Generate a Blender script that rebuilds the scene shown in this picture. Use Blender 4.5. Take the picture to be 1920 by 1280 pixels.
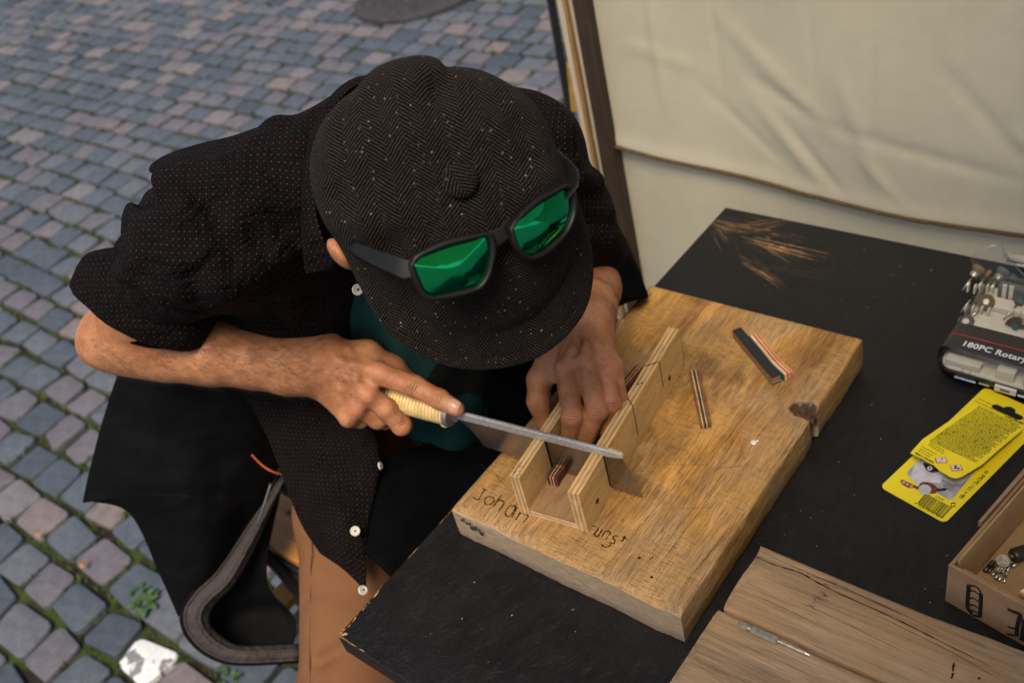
import bpy, bmesh, math, random
import numpy as np
from mathutils import Vector, Matrix, Euler

random.seed(7)
RNG = np.random.default_rng(7)
for o in list(bpy.data.objects):
    bpy.data.objects.remove(o)
SC = bpy.context.scene
COL = SC.collection
T = 0.75                      # height of the table top above the paving

# ------------------------------------------------------------------ camera
CAM = np.array([0.6607, -0.4554, T + 0.8864])
FPX = 1869.165                # focal length in pixels of a 1920 px wide frame (35 mm)
cd = bpy.data.cameras.new('camera')
cam = bpy.data.objects.new('camera', cd)
COL.objects.link(cam)
cam.location = CAM
cam.rotation_euler = (0.8834, 0.2131, 0.6457)
cd.sensor_width = 36.0
cd.lens = FPX / 1920 * 36.0
cd.clip_start = 0.05
cd.clip_end = 500
cd.dof.use_dof = True
cd.dof.focus_distance = 0.93
cd.dof.aperture_fstop = 6.3
SC.camera = cam
CR = np.array(cam.rotation_euler.to_matrix())

# ------------------------------------------------------------------ sky and sun
SUN_EL, SUN_AZ = math.radians(58), math.radians(-62)
w = bpy.data.worlds.new("World")
SC.world = w
w.use_nodes = True
nt = w.node_tree
nt.nodes.clear()
sky = nt.nodes.new('ShaderNodeTexSky')
sky.sky_type = 'NISHITA'
sky.sun_disc = False
sky.sun_elevation = SUN_EL
sky.sun_rotation = math.pi / 2 - SUN_AZ
sky.air_density = 1.0
sky.dust_density = 3.0
bg = nt.nodes.new('ShaderNodeBackground')
bg.inputs['Strength'].default_value = 0.10
wo = nt.nodes.new('ShaderNodeOutputWorld')
nt.links.new(sky.outputs[0], bg.inputs[0])
nt.links.new(bg.outputs[0], wo.inputs[0])
sd = bpy.data.lights.new('sun', 'SUN')
sd.energy = 2.8
sd.angle = math.radians(26)
sd.color = (1.0, 0.86, 0.66)
sun = bpy.data.objects.new('sun', sd)
COL.objects.link(sun)
sun.rotation_euler = Vector((math.cos(SUN_EL) * math.cos(SUN_AZ), math.cos(SUN_EL) * math.sin(SUN_AZ), math.sin(SUN_EL))).to_track_quat('Z', 'Y').to_euler()
sun.location = (-3, 3, 6)
SC.view_settings.view_transform = 'Standard'
SC.view_settings.look = 'None'
SC.view_settings.exposure = 0.50
SC.view_settings.gamma = 1.0
SC.view_settings.use_curve_mapping = False
SC.render.engine = 'CYCLES'
SC.cycles.use_denoising = True
SC.cycles.max_bounces = 8
SC.cycles.transparent_max_bounces = 12
SC.cycles.caustics_reflective = False
SC.cycles.caustics_refractive = False

# ------------------------------------------------------------------ helpers: where a sight line meets a plane
def ray(px, py):
    return CR @ np.array([(px - 960) / FPX, -(py - 640) / FPX, -1.0])
def at(px, py, z):                     # point at height z above the paving
    d = ray(px, py)
    return CAM + d * (z - CAM[2]) / d[2]
def deep(px, py, dep):                 # point at a distance along the view axis
    return CAM + ray(px, py) * dep
def aty(px, py, y):
    d = ray(px, py)
    return CAM + d * (y - CAM[1]) / d[1]
def nrm(v):
    v = np.asarray(v, float)
    return v / np.linalg.norm(v)

# ------------------------------------------------------------------ helpers: objects
def tag(o, label=None, cat=None, group=None, kind=None):
    if label: o['label'] = label
    if cat: o['category'] = cat
    if group: o['group'] = group
    if kind: o['kind'] = kind
    return o
def origin_of(o):
    p = np.zeros(3)
    while o is not None:
        p = p + np.array(o.location)
        o = o.parent
    return p
def thing(name, loc, label, cat, group=None):
    o = bpy.data.objects.new(name, None)
    o.empty_display_size = 0.05
    COL.objects.link(o)
    o.location = Vector(loc)
    return tag(o, label, cat, group)
def link_mesh(name, me, mat, parent=None, loc=None, smooth=True):
    o = bpy.data.objects.new(name, me)
    COL.objects.link(o)
    if mat is not None:
        for m in (mat if isinstance(mat, (list, tuple)) else [mat]):
            me.materials.append(m)
    if parent is not None:
        o.parent = parent
        sh = -origin_of(parent)
        me.transform(Matrix.Translation(Vector(sh)))
    elif loc is not None:
        me.transform(Matrix.Translation(-Vector(loc)))
        o.location = Vector(loc)
    if smooth and len(me.polygons):
        me.polygons.foreach_set('use_smooth', [True] * len(me.polygons))
    me.update()
    return o
class MB:
    """collects simple shapes; build() links them as one mesh object"""
    def __init__(self):
        self.v, self.f = [], []
    def add(self, vs, fs):
        n = len(self.v)
        self.v += [tuple(float(c) for c in p) for p in vs]
        self.f += [tuple(i + n for i in f) for f in fs]
        return self
    def prism(self, outline, O, X, Y, Z, z0, z1):
        O, X, Y, Z = (np.asarray(a, float) for a in (O, X, Y, Z))
        n = len(outline)
        vs = [O + X * a + Y * b + Z * z0 for a, b in outline] + [O + X * a + Y * b + Z * z1 for a, b in outline]
        fs = [tuple(range(n - 1, -1, -1)), tuple(range(n, 2 * n))]
        fs += [(i, (i + 1) % n, n + (i + 1) % n, n + i) for i in range(n)]
        return self.add(vs, fs)
    def box(self, c, size, X=(1, 0, 0), Y=(0, 1, 0), Z=(0, 0, 1)):
        a, b, h = (s / 2 for s in size)
        return self.prism([(-a, -b), (a, -b), (a, b), (-a, b)], c, X, Y, Z, -h, h)
    def tube(self, pts, rad, n=8, cap=True, flat=None):
        pts = [np.asarray(p, float) for p in pts]
        m = len(pts)
        rad = [rad] * m if np.isscalar(rad) else list(rad)
        vs, fs = [], []
        t0 = nrm(pts[1] - pts[0])
        u = nrm(np.cross(t0, [0.31, 0.17, 0.93] if abs(t0[2]) < .9 else [1, 0, 0]))
        for i in range(m):
            t = nrm(pts[min(i + 1, m - 1)] - pts[max(i - 1, 0)])
            u = nrm(u - t * np.dot(u, t))
            w_ = np.cross(t, u)
            for k in range(n):
                a = 2 * math.pi * k / n
                vs.append(pts[i] + rad[i] * (u * math.cos(a) + w_ * math.sin(a)))
        for i in range(m - 1):
            for k in range(n):
                fs.append((i * n + k, i * n + (k + 1) % n, (i + 1) * n + (k + 1) % n, (i + 1) * n + k))
        if cap:
            fs.append(tuple(range(n - 1, -1, -1)))
            fs.append(tuple((m - 1) * n + k for k in range(n)))
        return self.add(vs, fs)
    def lathe(self, prof, O, ax, n=16):
        ax = nrm(ax)
        u = nrm(np.cross(ax, [0, 0, 1] if abs(ax[2]) < .9 else [1, 0, 0]))
        w_ = np.cross(ax, u)
        O = np.asarray(O, float)
        vs = [O + ax * h + r * (u * math.cos(2 * math.pi * k / n) + w_ * math.sin(2 * math.pi * k / n)) for h, r in prof for k in range(n)]
        m = len(prof)
        fs = [(i * n + k, i * n + (k + 1) % n, (i + 1) * n + (k + 1) % n, (i + 1) * n + k) for i in range(m - 1) for k in range(n)]
        fs += [tuple(range(n - 1, -1, -1)), tuple((m - 1) * n + k for k in range(n))]
        return self.add(vs, fs)
    def grid(self, P, closed_u=False, closed_v=False):
        P = np.asarray(P, float)
        a, b = P.shape[:2]
        vs = P.reshape(-1, 3)
        fs = []
        for i in range(a if closed_u else a - 1):
            for j in range(b if closed_v else b - 1):
                i2, j2 = (i + 1) % a, (j + 1) % b
                fs.append((i * b + j, i2 * b + j, i2 * b + j2, i * b + j2))
        return self.add(vs, fs)
    def ribbon(self, pts2, width, O, X, Y, Z, lift=0.0003):
        """flat drawn stroke on the plane O,X,Y"""
        O, X, Y, Z = (np.asarray(a, float) for a in (O, X, Y, Z))
        p = np.asarray(pts2, float)
        m = len(p)
        wd = [width] * m if np.isscalar(width) else width
        vs = []
        for i in range(m):
            t = p[min(i + 1, m - 1)] - p[max(i - 1, 0)]
            t = t / (np.linalg.norm(t) + 1e-12)
            nn = np.array([-t[1], t[0]])
            for s in (-.5, .5):
                q = p[i] + nn * s * wd[i]
                vs.append(O + X * q[0] + Y * q[1] + Z * lift)
        return self.add(vs, [(2 * i, 2 * i + 2, 2 * i + 3, 2 * i + 1) for i in range(m - 1)])
    def mesh(self, name, bevel=0.0, seg=2, fix=True):
        me = bpy.data.meshes.new(name)
        me.from_pydata(self.v, [], self.f)
        bm = bmesh.new()
        bm.from_mesh(me)
        if fix:
            bmesh.ops.recalc_face_normals(bm, faces=bm.faces)
        if bevel > 0:
            es = [e for e in bm.edges if len(e.link_faces) == 2 and e.calc_face_angle(0) > 0.5]
            bmesh.ops.bevel(bm, geom=es, offset=bevel, segments=seg, affect='EDGES', profile=0.5)
        bm.to_mesh(me)
        bm.free()
        return me
    def build(self, name, mat, parent=None, loc=None, bevel=0.0, seg=2, smooth=False, fix=True):
        me = self.mesh(name, bevel, seg, fix)
        o = link_mesh(name, me, mat, parent, loc, smooth)
        if not smooth and bevel > 0:
            me.polygons.foreach_set('use_smooth', [True] * len(me.polygons))
            md = o.modifiers.new('edges', 'WEIGHTED_NORMAL')
            md.keep_sharp = True
        return o
def catmull(pts, n):
    P = np.asarray(pts, float)
    P = np.vstack([2 * P[0] - P[1], P, 2 * P[-1] - P[-2]])
    out = []
    for i in range(1, len(P) - 2):
        for k in range(n):
            t = k / n
            out.append(0.5 * (2 * P[i] + (P[i + 1] - P[i - 1]) * t + (2 * P[i - 1] - 5 * P[i] + 4 * P[i + 1] - P[i + 2]) * t ** 2 + (-P[i - 1] + 3 * P[i] - 3 * P[i + 1] + P[i + 2]) * t ** 3))
    out.append(P[-2])
    return np.array(out)
def text_mesh(s, size, O, X, Y, Z, lift=0.0004, bold=0.0, spacing=1.0):
    cu = bpy.data.curves.new('lettering', 'FONT')
    cu.body = s
    cu.size = size
    cu.offset = bold
    cu.space_character = spacing
    cu.resolution_u = 3
    ob = bpy.data.objects.new('lettering', cu)
    COL.objects.link(ob)
    dg = bpy.context.evaluated_depsgraph_get()
    me = bpy.data.meshes.new_from_object(ob.evaluated_get(dg))
    bpy.data.objects.remove(ob)
    bpy.data.curves.remove(cu)
    O, X, Y, Z = (np.asarray(a, float) for a in (O, X, Y, Z))
    vs = [O + X * v.co.x + Y * v.co.y + Z * lift for v in me.vertices]
    fs = [tuple(p.vertices) for p in me.polygons]
    bpy.data.meshes.remove(me)
    return vs, fs

# ------------------------------------------------------------------ helpers: materials
class Mat:
    def __init__(self, name, rough=0.6, spec=0.5, metal=0.0):
        self.m = bpy.data.materials.new(name)
        self.m.use_nodes = True
        self.t = self.m.node_tree
        self.t.nodes.clear()
        self.out = self.t.nodes.new('ShaderNodeOutputMaterial')
        self.p = self.n('ShaderNodeBsdfPrincipled', Roughness=rough, Metallic=metal)
        self.p.inputs['Specular IOR Level'].default_value = spec
        self.t.links.new(self.p.outputs[0], self.out.inputs[0])
    def n(self, typ, _p=None, **ins):
        nd = self.t.nodes.new(typ)
        for k, v in (_p or {}).items():
            setattr(nd, k, v)
        for k, v in ins.items():
            self.set(nd, k.replace('_', ' '), v)
        return nd
    def set(self, nd, k, v):
        s = nd.inputs[int(k)] if isinstance(k, int) or k.isdigit() else nd.inputs[k]
        if isinstance(v, bpy.types.NodeSocket):
            self.t.links.new(v, s)
        elif isinstance(v, bpy.types.Node):
            self.t.links.new(v.outputs[0], s)
        else:
            if isinstance(v, (tuple, list)) and len(v) == 3 and s.type == 'RGBA':
                v = (*v, 1)
            s.default_value = v
    def obj(self, scale=(1, 1, 1), rot=(0, 0, 0), loc=(0, 0, 0), src='Object'):
        tc = self.n('ShaderNodeTexCoord')
        mp = self.n('ShaderNodeMapping')
        self.t.links.new(tc.outputs[src], mp.inputs[0])
        mp.inputs['Scale'].default_value = scale
        mp.inputs['Rotation'].default_value = rot
        mp.inputs['Location'].default_value = loc
        return mp.outputs[0]
    def attr(self, name, out='Fac'):
        a = self.n('ShaderNodeAttribute')
        a.attribute_name = name
        return a.outputs[out]
    def noise(self, vec, scale=5, detail=4, rough=.55, dist=0.0, out=0):
        nd = self.n('ShaderNodeTexNoise', Scale=scale, Detail=detail, Roughness=rough, Distortion=dist)
        if vec is not None:
            self.set(nd, 'Vector', vec)
        return nd.outputs[out]
    def voro(self, vec, scale=5, feature='F1', rnd=1.0, out='Distance'):
        nd = self.n('ShaderNodeTexVoronoi', {'feature': feature}, Scale=scale, Randomness=rnd)
        if vec is not None:
            self.set(nd, 'Vector', vec)
        return nd.outputs[out]
    def ramp(self, fac, stops, interp='LINEAR'):
        nd = self.n('ShaderNodeValToRGB')
        nd.color_ramp.interpolation = interp
        el = nd.color_ramp.elements
        while len(el) < len(stops):
            el.new(0.5)
        for e, (p, c) in zip(el, stops):
            e.position = p
            e.color = (*c, 1) if not np.isscalar(c) else (c, c, c, 1)
        self.set(nd, 0, fac)
        return nd.outputs[0]
    def math(self, op, a, b=None, c=None, clamp=False):
        nd = self.n('ShaderNodeMath', {'operation': op, 'use_clamp': clamp})
        for i, v in enumerate((a, b, c)):
            if v is not None:
                self.set(nd, i, v)
        return nd.outputs[0]
    def sep(self, vec):
        nd = self.n('ShaderNodeSeparateXYZ')
        self.set(nd, 0, vec)
        return nd.outputs
    def comb(self, x, y, z=0.0):
        nd = self.n('ShaderNodeCombineXYZ')
        for i, v in enumerate((x, y, z)):
            self.set(nd, i, v)
        return nd.outputs[0]
    def mix(self, fac, a, b, mode='MIX'):
        nd = self.n('ShaderNodeMix', {'data_type': 'RGBA', 'blend_type': mode})
        self.set(nd, 0, fac)
        self.set(nd, 6, a)
        self.set(nd, 7, b)
        return nd.outputs[2]
    def bump(self, h, strength=.5, dist=.001, nrm_=None):
        nd = self.n('ShaderNodeBump', Strength=strength, Distance=dist)
        self.set(nd, 'Height', h)
        if nrm_ is not None:
            self.set(nd, 'Normal', nrm_)
        return nd.outputs[0]
    def col(self, c): self.set(self.p, 'Base Color', c); return self
    def rough(self, c): self.set(self.p, 'Roughness', c); return self
    def normal(self, c): self.set(self.p, 'Normal', c); return self
def plain(name, col, rough=.6, spec=.5, metal=0.0, var=.25, scale=60, bump=.15, bd=.0004):
    m = Mat(name, rough, spec, metal)
    v = m.obj()
    nz = m.noise(v, scale, 5)
    c2 = tuple(max(0, c * (1 - var)) for c in col)
    c3 = tuple(min(1, c * (1 + var)) for c in col)
    m.col(m.ramp(nz, [(.3, c2), (.7, c3)]))
    m.normal(m.bump(m.noise(v, scale * 4, 3), bump, bd))
    return m.m
def wood(name, cols, axis='x', scale=1.0, rough=.6, bump=.35, ring=18, gap=None, patch=None, spec=.35):
    """long-grained wood; cols dark..light, axis = grain direction in object space"""
    m = Mat(name, rough, spec)
    st = {'x': (1, 14, 14), 'y': (14, 1, 14), 'z': (14, 14, 1)}[axis]
    v = m.obj(tuple(s * scale for s in st))
    big = m.noise(v, 2.2, 3, .5, .6)
    fine = m.noise(v, ring, 6, .7, .2)
    v2 = m.obj(tuple(s * scale for s in {'x': (1, 60, 60), 'y': (60, 1, 60), 'z': (60, 60, 1)}[axis]))
    pores = m.noise(v2, 9, 4, .8)
    f = m.math('ADD', m.math('MULTIPLY', big, .55), m.math('MULTIPLY', fine, .45))
    c = m.ramp(f, [(.33, cols[0]), (.47, cols[1]), (.6, cols[2])])
    dk = m.ramp(pores, [(.36, 0.45), (.5, 1.0)])
    c = m.mix(.7, c, dk, 'MULTIPLY')
    if patch:
        c = m.mix(m.ramp(m.noise(m.obj(), patch[0], 4, .6), [(.42, 0.0), (.64, patch[2])]), c, patch[1])
    m.col(c)
    h = m.math('ADD', fine, m.math('MULTIPLY', pores, .9))
    m.normal(m.bump(h, bump, .0012))
    return m.m

# ================================================================== THE SETTING
# ---- ground sheet, joints and setts
def mat_ground():
    m = Mat('joint_soil', .95, .2)
    v = m.obj()
    n1 = m.noise(v, 9, 5, .65)
    soil = m.ramp(m.noise(v, 120, 4, .7), [(.3, (.010, .009, .007)), (.7, (.040, .034, .026))])
    moss = m.ramp(m.noise(v, 220, 3, .7), [(.3, (.02, .034, .010)), (.7, (.075, .105, .026))])
    near_ = m.mix(m.ramp(n1, [(.42, 0.0), (.56, 1.0)]), soil, moss)
    # beyond the modelled setts the paving goes on as a printed pattern of the same stones
    br = m.n('ShaderNodeTexBrick', Scale=1.0, Mortar_Size=.008, Brick_Width=.128, Row_Height=.108, Mortar_Smooth=.3, Bias=-.1)
    m.set(br, 'Vector', v); m.set(br, 'Color1', (.105, .130, .168)); m.set(br, 'Color2', (.19, .180, .195)); m.set(br, 'Mortar', (.025, .028, .015))
    s = m.sep(v)
    inx = m.math('MULTIPLY', m.math('GREATER_THAN', s[0], -9.0), m.math('LESS_THAN', s[0], 2.2))
    iny = m.math('MULTIPLY', m.math('GREATER_THAN', s[1], -2.6), m.math('LESS_THAN', s[1], 6.55))
    m.col(m.mix(m.math('MULTIPLY', inx, iny), br.outputs[0], near_))
    m.normal(m.bump(m.noise(v, 260, 4, .7), .8, .006))
    return m.m
def mat_sett(name='sett_stone', fade=True):
    m = Mat(name, .55, .28)
    t = m.attr('tint')
    v = m.obj(src='Object')
    base = m.ramp(t, [(0.0, (.054, .068, .092)), (.3, (.082, .100, .130)), (.5, (.108, .120, .148)), (.68, (.122, .113, .136)), (.84, (.160, .153, .168)), (.97, (.172, .146, .152))])
    g = m.noise(v, 38, 5, .7)
    base = m.mix(.75, base, m.ramp(g, [(.3, .62), (.7, 1.22)]), 'MULTIPLY')
    sp = m.noise(v, 420, 2, .6)
    base = m.mix(.5, base, m.ramp(sp, [(.35, .6), (.65, 1.3)]), 'MULTIPLY')
    m.col(base)
    m.rough(m.ramp(g, [(.3, .55), (.7, .80)]))
    m.normal(m.bump(m.math('ADD', g, m.math('MULTIPLY', sp, .3)), .5, .004))
    return m.m
M_GROUND, M_SETT = mat_ground(), mat_sett()
def mat_painted():
    m = Mat('white_painted_sett', .6)
    v = m.obj()
    k = m.ramp(m.noise(v, 16, 4, .6), [(.44, 0.0), (.47, 1.0)])
    m.col(m.mix(k, (.19, .19, .20), m.ramp(m.noise(v, 90, 3), [(.3, (.55, .56, .58)), (.7, (.75, .76, .78))])))
    m.normal(m.bump(m.noise(v, 120, 4), .5, .002))
    return m.m
M_PAINT = mat_painted()

mb = MB()
mb.add([(-90, -90, -.016), (90, -90, -.016), (90, 90, -.016), (-90, 90, -.016)], [(0, 1, 2, 3)])
pavement = tag(mb.build('pavement', M_GROUND, loc=(0, 0, -.016)), kind='structure')

def sett_shape(rng, lx, ly):
    """rounded, slightly irregular sett: side ring, shoulder ring, inset ring and a crowned top"""
    c = []
    hx, hy = lx / 2, ly / 2
    for sx, sy in ((1, 1), (-1, 1), (-1, -1), (1, -1)):
        jx, jy = rng.normal(0, .0042, 2)
        px, py = sx * hx + jx, sy * hy + jy
        r = rng.uniform(.008, .016)
        if sx * sy > 0:
            c += [(px, py - sy * r), (px - sx * r * .3, py - sy * r * .3), (px - sx * r, py)]
        else:
            c += [(px - sx * r, py), (px - sx * r * .3, py - sy * r * .3), (px, py - sy * r)]
    c = np.array(c)
    n = len(c)
    tilt = rng.normal(0, .016, 2)
    cr = rng.uniform(.0004, .002)
    rings = [(1.0, -.045), (1.0, -.006), (.975, -.0014), (.90, -.0002)]
    vs = []
    for s, z in rings:
        for p in c * s:
            vs.append((p[0], p[1], z + p[0] * tilt[0] + p[1] * tilt[1] + rng.normal(0, .0007)))
    vs.append((0, 0, cr))
    fs = []
    for k in range(len(rings) - 1):
        for i in range(n):
            j = (i + 1) % n
            fs.append((k * n + i, k * n + j, (k + 1) * n + j, (k + 1) * n + i))
    for i in range(n):
        fs.append(((len(rings) - 1) * n + i, (len(rings) - 1) * n + (i + 1) % n, len(vs) - 1))
    return np.array(vs), fs
def setts():
    rng = np.random.default_rng(11)
    rows = []
    y = -2.6
    while y < 6.5:
        d = rng.uniform(.098, .118)
        x = -9.0 + rng.uniform(0, .1)
        while x < 2.2:
            l = float(np.clip(rng.normal(.128, .015), .095, .17))
            rows.append((x + l / 2, y + d / 2, l, d))
            x += l
        y += d
    return rows
def px_of(P):
    q = (np.asarray(P, float) - CAM) @ CR
    return 960 + FPX * q[..., 0] / -q[..., 2], 640 - FPX * q[..., 1] / -q[..., 2], -q[..., 2]
OPEN_GROUND = [(0, 0), (1025, 0), (1075, 190), (985, 168), (760, 108), (600, 172), (300, 318), (150, 540), (165, 690), (228, 690), (155, 930), (310, 1160), (345, 1220), (500, 1285), (0, 1285)]
def inside(px, py, poly):
    r = False
    j = len(poly) - 1
    for i in range(len(poly)):
        (xi, yi), (xj, yj) = poly[i], poly[j]
        if (yi > py) != (yj > py) and px < (xj - xi) * (py - yi) / (yj - yi) + xi:
            r = not r
        j = i
    return r
ROWS = setts()
def wave(x, y):
    return .012 * math.sin(x * 1.3 + y * .7) + .006 * math.sin(x * 3.1 - y)
vis, rest = [], []
for (x, y, l, d) in ROWS:
    a, b, dp = px_of((x, y, 0))
    (vis if dp > .2 and inside(a, b, OPEN_GROUND) else rest).append((float(dp), x, y, l, d))
vis.sort()
near, far = vis[:299], vis[299:] + rest
rng = np.random.default_rng(5)
VAR = []
for k in range(48):
    vs, fs = sett_shape(rng, .102, .082)
    me = bpy.data.meshes.new('cobblestone')
    me.from_pydata(vs.tolist(), [], fs)
    me.polygons.foreach_set('use_smooth', [True] * len(fs))
    at_ = me.attributes.new('tint', 'FLOAT', 'POINT')
    at_.data.foreach_set('value', np.full(len(vs), float(np.clip(rng.beta(1.15, 1.25) , 0, 1)), np.float32))
    me.materials.append(M_SETT)
    me.update()
    VAR.append(me)
for i, (dp, x, y, l, d) in enumerate(near):
    o = bpy.data.objects.new('cobblestone', VAR[int(rng.integers(48))])
    COL.objects.link(o)
    o.parent = pavement
    o.location = (x, y + wave(x, y), .016 + rng.normal(0, .0022))
    o.rotation_euler = (0, 0, rng.normal(0, .035) + (math.pi if rng.random() < .5 else 0))
    o.scale = ((l - .0145) / .102, (d - .0155) / .082, 1)
# one sett near the jacket is daubed with white paint
pw = at(307, 1240, 0)
best = min((c for c in pavement.children), key=lambda c: (c.location.x - pw[0]) ** 2 + (c.location.y - pw[1]) ** 2)
best.data = best.data.copy()
best.data.materials[0] = M_PAINT
best['label'] = 'cobblestone with flaking white paint'
V, Fc, TT = [], [], []
n0 = 0
for (dp, x, y, l, d) in far:
    vs, fs = sett_shape(rng, l - .0145, d - .0155)
    a = rng.normal(0, .03)
    c_, s_ = math.cos(a), math.sin(a)
    vv = np.stack([vs[:, 0] * c_ - vs[:, 1] * s_ + x, vs[:, 0] * s_ + vs[:, 1] * c_ + y + wave(x, y), vs[:, 2] + .016 + rng.normal(0, .0022)], 1)
    V.append(vv)
    Fc += [tuple(i + n0 for i in f) for f in fs]
    n0 += len(vs)
    TT.append(np.full(len(vs), float(rng.beta(1.15, 1.25)), np.float32))
me = bpy.data.meshes.new('cobblestone_field')
me.from_pydata(np.vstack(V).tolist(), [], Fc)
me.polygons.foreach_set('use_smooth', [True] * len(Fc))
a_ = me.attributes.new('tint', 'FLOAT', 'POINT')
a_.data.foreach_set('value', np.concatenate(TT))
fld = bpy.data.objects.new('cobblestone_field', me)
COL.objects.link(fld)
me.materials.append(M_SETT)
fld.parent = pavement
fld.location = (0, 0, .016)
me.transform(Matrix.Translation((0, 0, -.016)))
tag(fld, kind='stuff')

# ---- moss and grass in the joints, small weeds, fallen leaves
def leaf_mat(name, a, b):
    m = Mat(name, .6, .3)
    v = m.obj()
    m.col(m.ramp(m.noise(v, 60, 3), [(.3, a), (.7, b)]))
    return m.m
M_MOSS = leaf_mat('moss_green', (.030, .045, .010), (.095, .12, .028))
M_WEED = leaf_mat('weed_green', (.02, .06, .02), (.07, .13, .05))
M_DRY = leaf_mat('dry_leaf', (.22, .09, .025), (.42, .22, .06))
def blade(mbx, p, h, wd, a, lean):
    dx, dy = math.cos(a), math.sin(a)
    q = np.array(p)
    sx = np.array([-dy, dx, 0]) * wd / 2
    m1 = q + np.array([dx * lean * .35, dy * lean * .35, h * .6])
    tip = q + np.array([dx * lean, dy * lean, h])
    mbx.add([q - sx, q + sx, m1 + sx * .8, m1 - sx * .8, tip], [(0, 1, 2, 3), (3, 2, 4)])
gr = MB()
rg = random.Random(3)
for (dp, x, y, l, d) in vis[:1400]:
    # joints on two sides of each sett
    if rg.random() < .85:
        for _ in range(rg.randint(8, 34)):
            if rg.random() < .5:
                px_, py_ = x + l / 2 + rg.gauss(0, .005), y + rg.uniform(-d / 2, d / 2)
            else:
                px_, py_ = x + rg.uniform(-l / 2, l / 2), y + d / 2 + rg.gauss(0, .004)
            py_ += wave(x, y)
            blade(gr, (px_, py_, -.012), rg.uniform(.010, .026), rg.uniform(.002, .005), rg.uniform(0, 6.28), rg.uniform(.003, .016))
tag(gr.build('moss', M_MOSS, pavement, fix=False), kind='stuff')
def weed(px, py, r, n, label, mat=M_WEED):
    g = at(px, py, 0)
    m_ = MB()
    for i in range(n):
        a = rg.uniform(0, 6.28)
        ln = r * rg.uniform(.45, 1)
        up = rg.uniform(.25, .8)
        d = np.array([math.cos(a), math.sin(a), 0])
        sx = np.array([-d[1], d[0], 0]) * ln * .2
        b0 = g + d * .003 + np.array([0, 0, -.012])
        m1 = g + d * ln * .5 + np.array([0, 0, ln * up * .6])
        m2 = g + d * ln * .8 + np.array([0, 0, ln * up * .62])
        tip = g + d * ln + np.array([0, 0, ln * up * .5])
        m_.add([b0, m1 - sx, m1 + sx, m2 - sx * .7, m2 + sx * .7, tip], [(0, 1, 2), (1, 3, 4, 2), (3, 5, 4)])
    return tag(m_.build('weed', mat, loc=(g[0], g[1], 0), fix=False), label, 'weed', 'weeds growing between the cobblestones')
weed(275, 1135, .045, 26, 'leafy green weed between the setts beside the hem of the black jacket')
weed(430, 1275, .035, 18, 'small green weed in a joint at the bottom edge below the jacket')
weed(262, 1112, .03, 14, 'small weed sprig right above the larger leafy weed')
weed(240, 965, .022, 18, 'bright moss tuft in the joint below the corner of the black jacket', M_MOSS)
def dead_leaf(px, py, s, label):
    g = at(px, py, .019)
    m_ = MB()
    a = rg.uniform(0, 6.28)
    X_, Y_ = np.array([math.cos(a), math.sin(a), .1]), np.array([-math.sin(a), math.cos(a), .15])
    out = [(-1, 0), (-.5, .45), (.1, .5), (.7, .3), (1.1, 0), (.6, -.35), (0, -.5), (-.6, -.4)]
    vs = [g + X_ * u * s + Y_ * v * s for u, v in out] + [g + np.array([0, 0, s * .35])]
    m_.add(vs, [(i, (i + 1) % 8, 8) for i in range(8)])
    return tag(m_.build('fallen_leaf', M_DRY, loc=g, fix=False), label, 'leaf', 'fallen leaves on the paving')
dead_leaf(155, 1057, .012, 'small orange fallen leaf on the setts left of the jacket hem')
dead_leaf(72, 1000, .011, 'reddish brown fallen leaf lying by the left edge of the picture')
dead_leaf(862, 78, .016, 'small yellow leaf on far setts above the back of the cap')

# ---- round iron cover far behind the person
g = at(788, -8, 0)
m_ = MB()
m_.lathe([(-.03, .33), (.016, .33), (.024, .325), (.024, .285), (.018, .28), (.018, .02)], (0, 0, 0), (0, 0, 1), 48)
cover = m_.build('manhole_cover', plain('cast_iron', (.045, .042, .046), .75, .3, 0, .3, 30, .4, .003), loc=(0, 0, 0), smooth=False)
cover.location = (g[0], g[1], .004)
tag(cover, 'dark round iron manhole cover set in the far setts', 'manhole cover')
m_ = MB()
for i in range(-5, 6):
    for j in range(-5, 6):
        if i * i + j * j < 26:
            m_.box((i * .046, j * .046, .020), (.026, .026, .006))
m_.build('tread_pattern', cover.data.materials[0], cover, bevel=.002, seg=1)
cov = cover.children[0]
cov.location = (0, 0, 0)
for v in cov.data.vertices:
    v.co += Vector((g[0], g[1], .004))

# ---- tent: canvas wall, unseen shading roof, frame posts
def mat_canvas(name, c, trans=.3):
    m = Mat(name, .9, .1)
    v = m.obj()
    n = m.noise(v, 3.0, 4, .55)
    n2 = m.noise(v, 30, 4, .6)
    base = m.ramp(m.math('ADD', m.math('MULTIPLY', n, .7), m.math('MULTIPLY', n2, .3)), [(.34, tuple(q * .84 for q in c)), (.66, c)])
    m.col(base)
    weave = m.noise(m.obj((1, 1, .6)), 900, 1)
    m.normal(m.bump(m.math('ADD', m.math('MULTIPLY', weave, .3), n2), .18, .002))
    tr = m.n('ShaderNodeBsdfTranslucent', Color=base)
    mx = m.n('ShaderNodeMixShader', Fac=trans)
    m.t.links.new(m.p.outputs[0], mx.inputs[1])
    m.t.links.new(tr.outputs[0], mx.inputs[2])
    m.t.links.new(mx.outputs[0], m.out.inputs[0])
    return m.m
M_CANVAS = mat_canvas('ecru_canvas', (.70, .635, .465), .40)
YC = .95
def rope_z(x):
    xs = [-.5, -.39, -.28, -.161, -.017, .17, .352, .7, 2.2]
    zs = [-.058, -.066, -.083, -.098, -.118, -.124, -.124, -.128, -.13]
    return T + np.interp(x, xs, zs)
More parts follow.
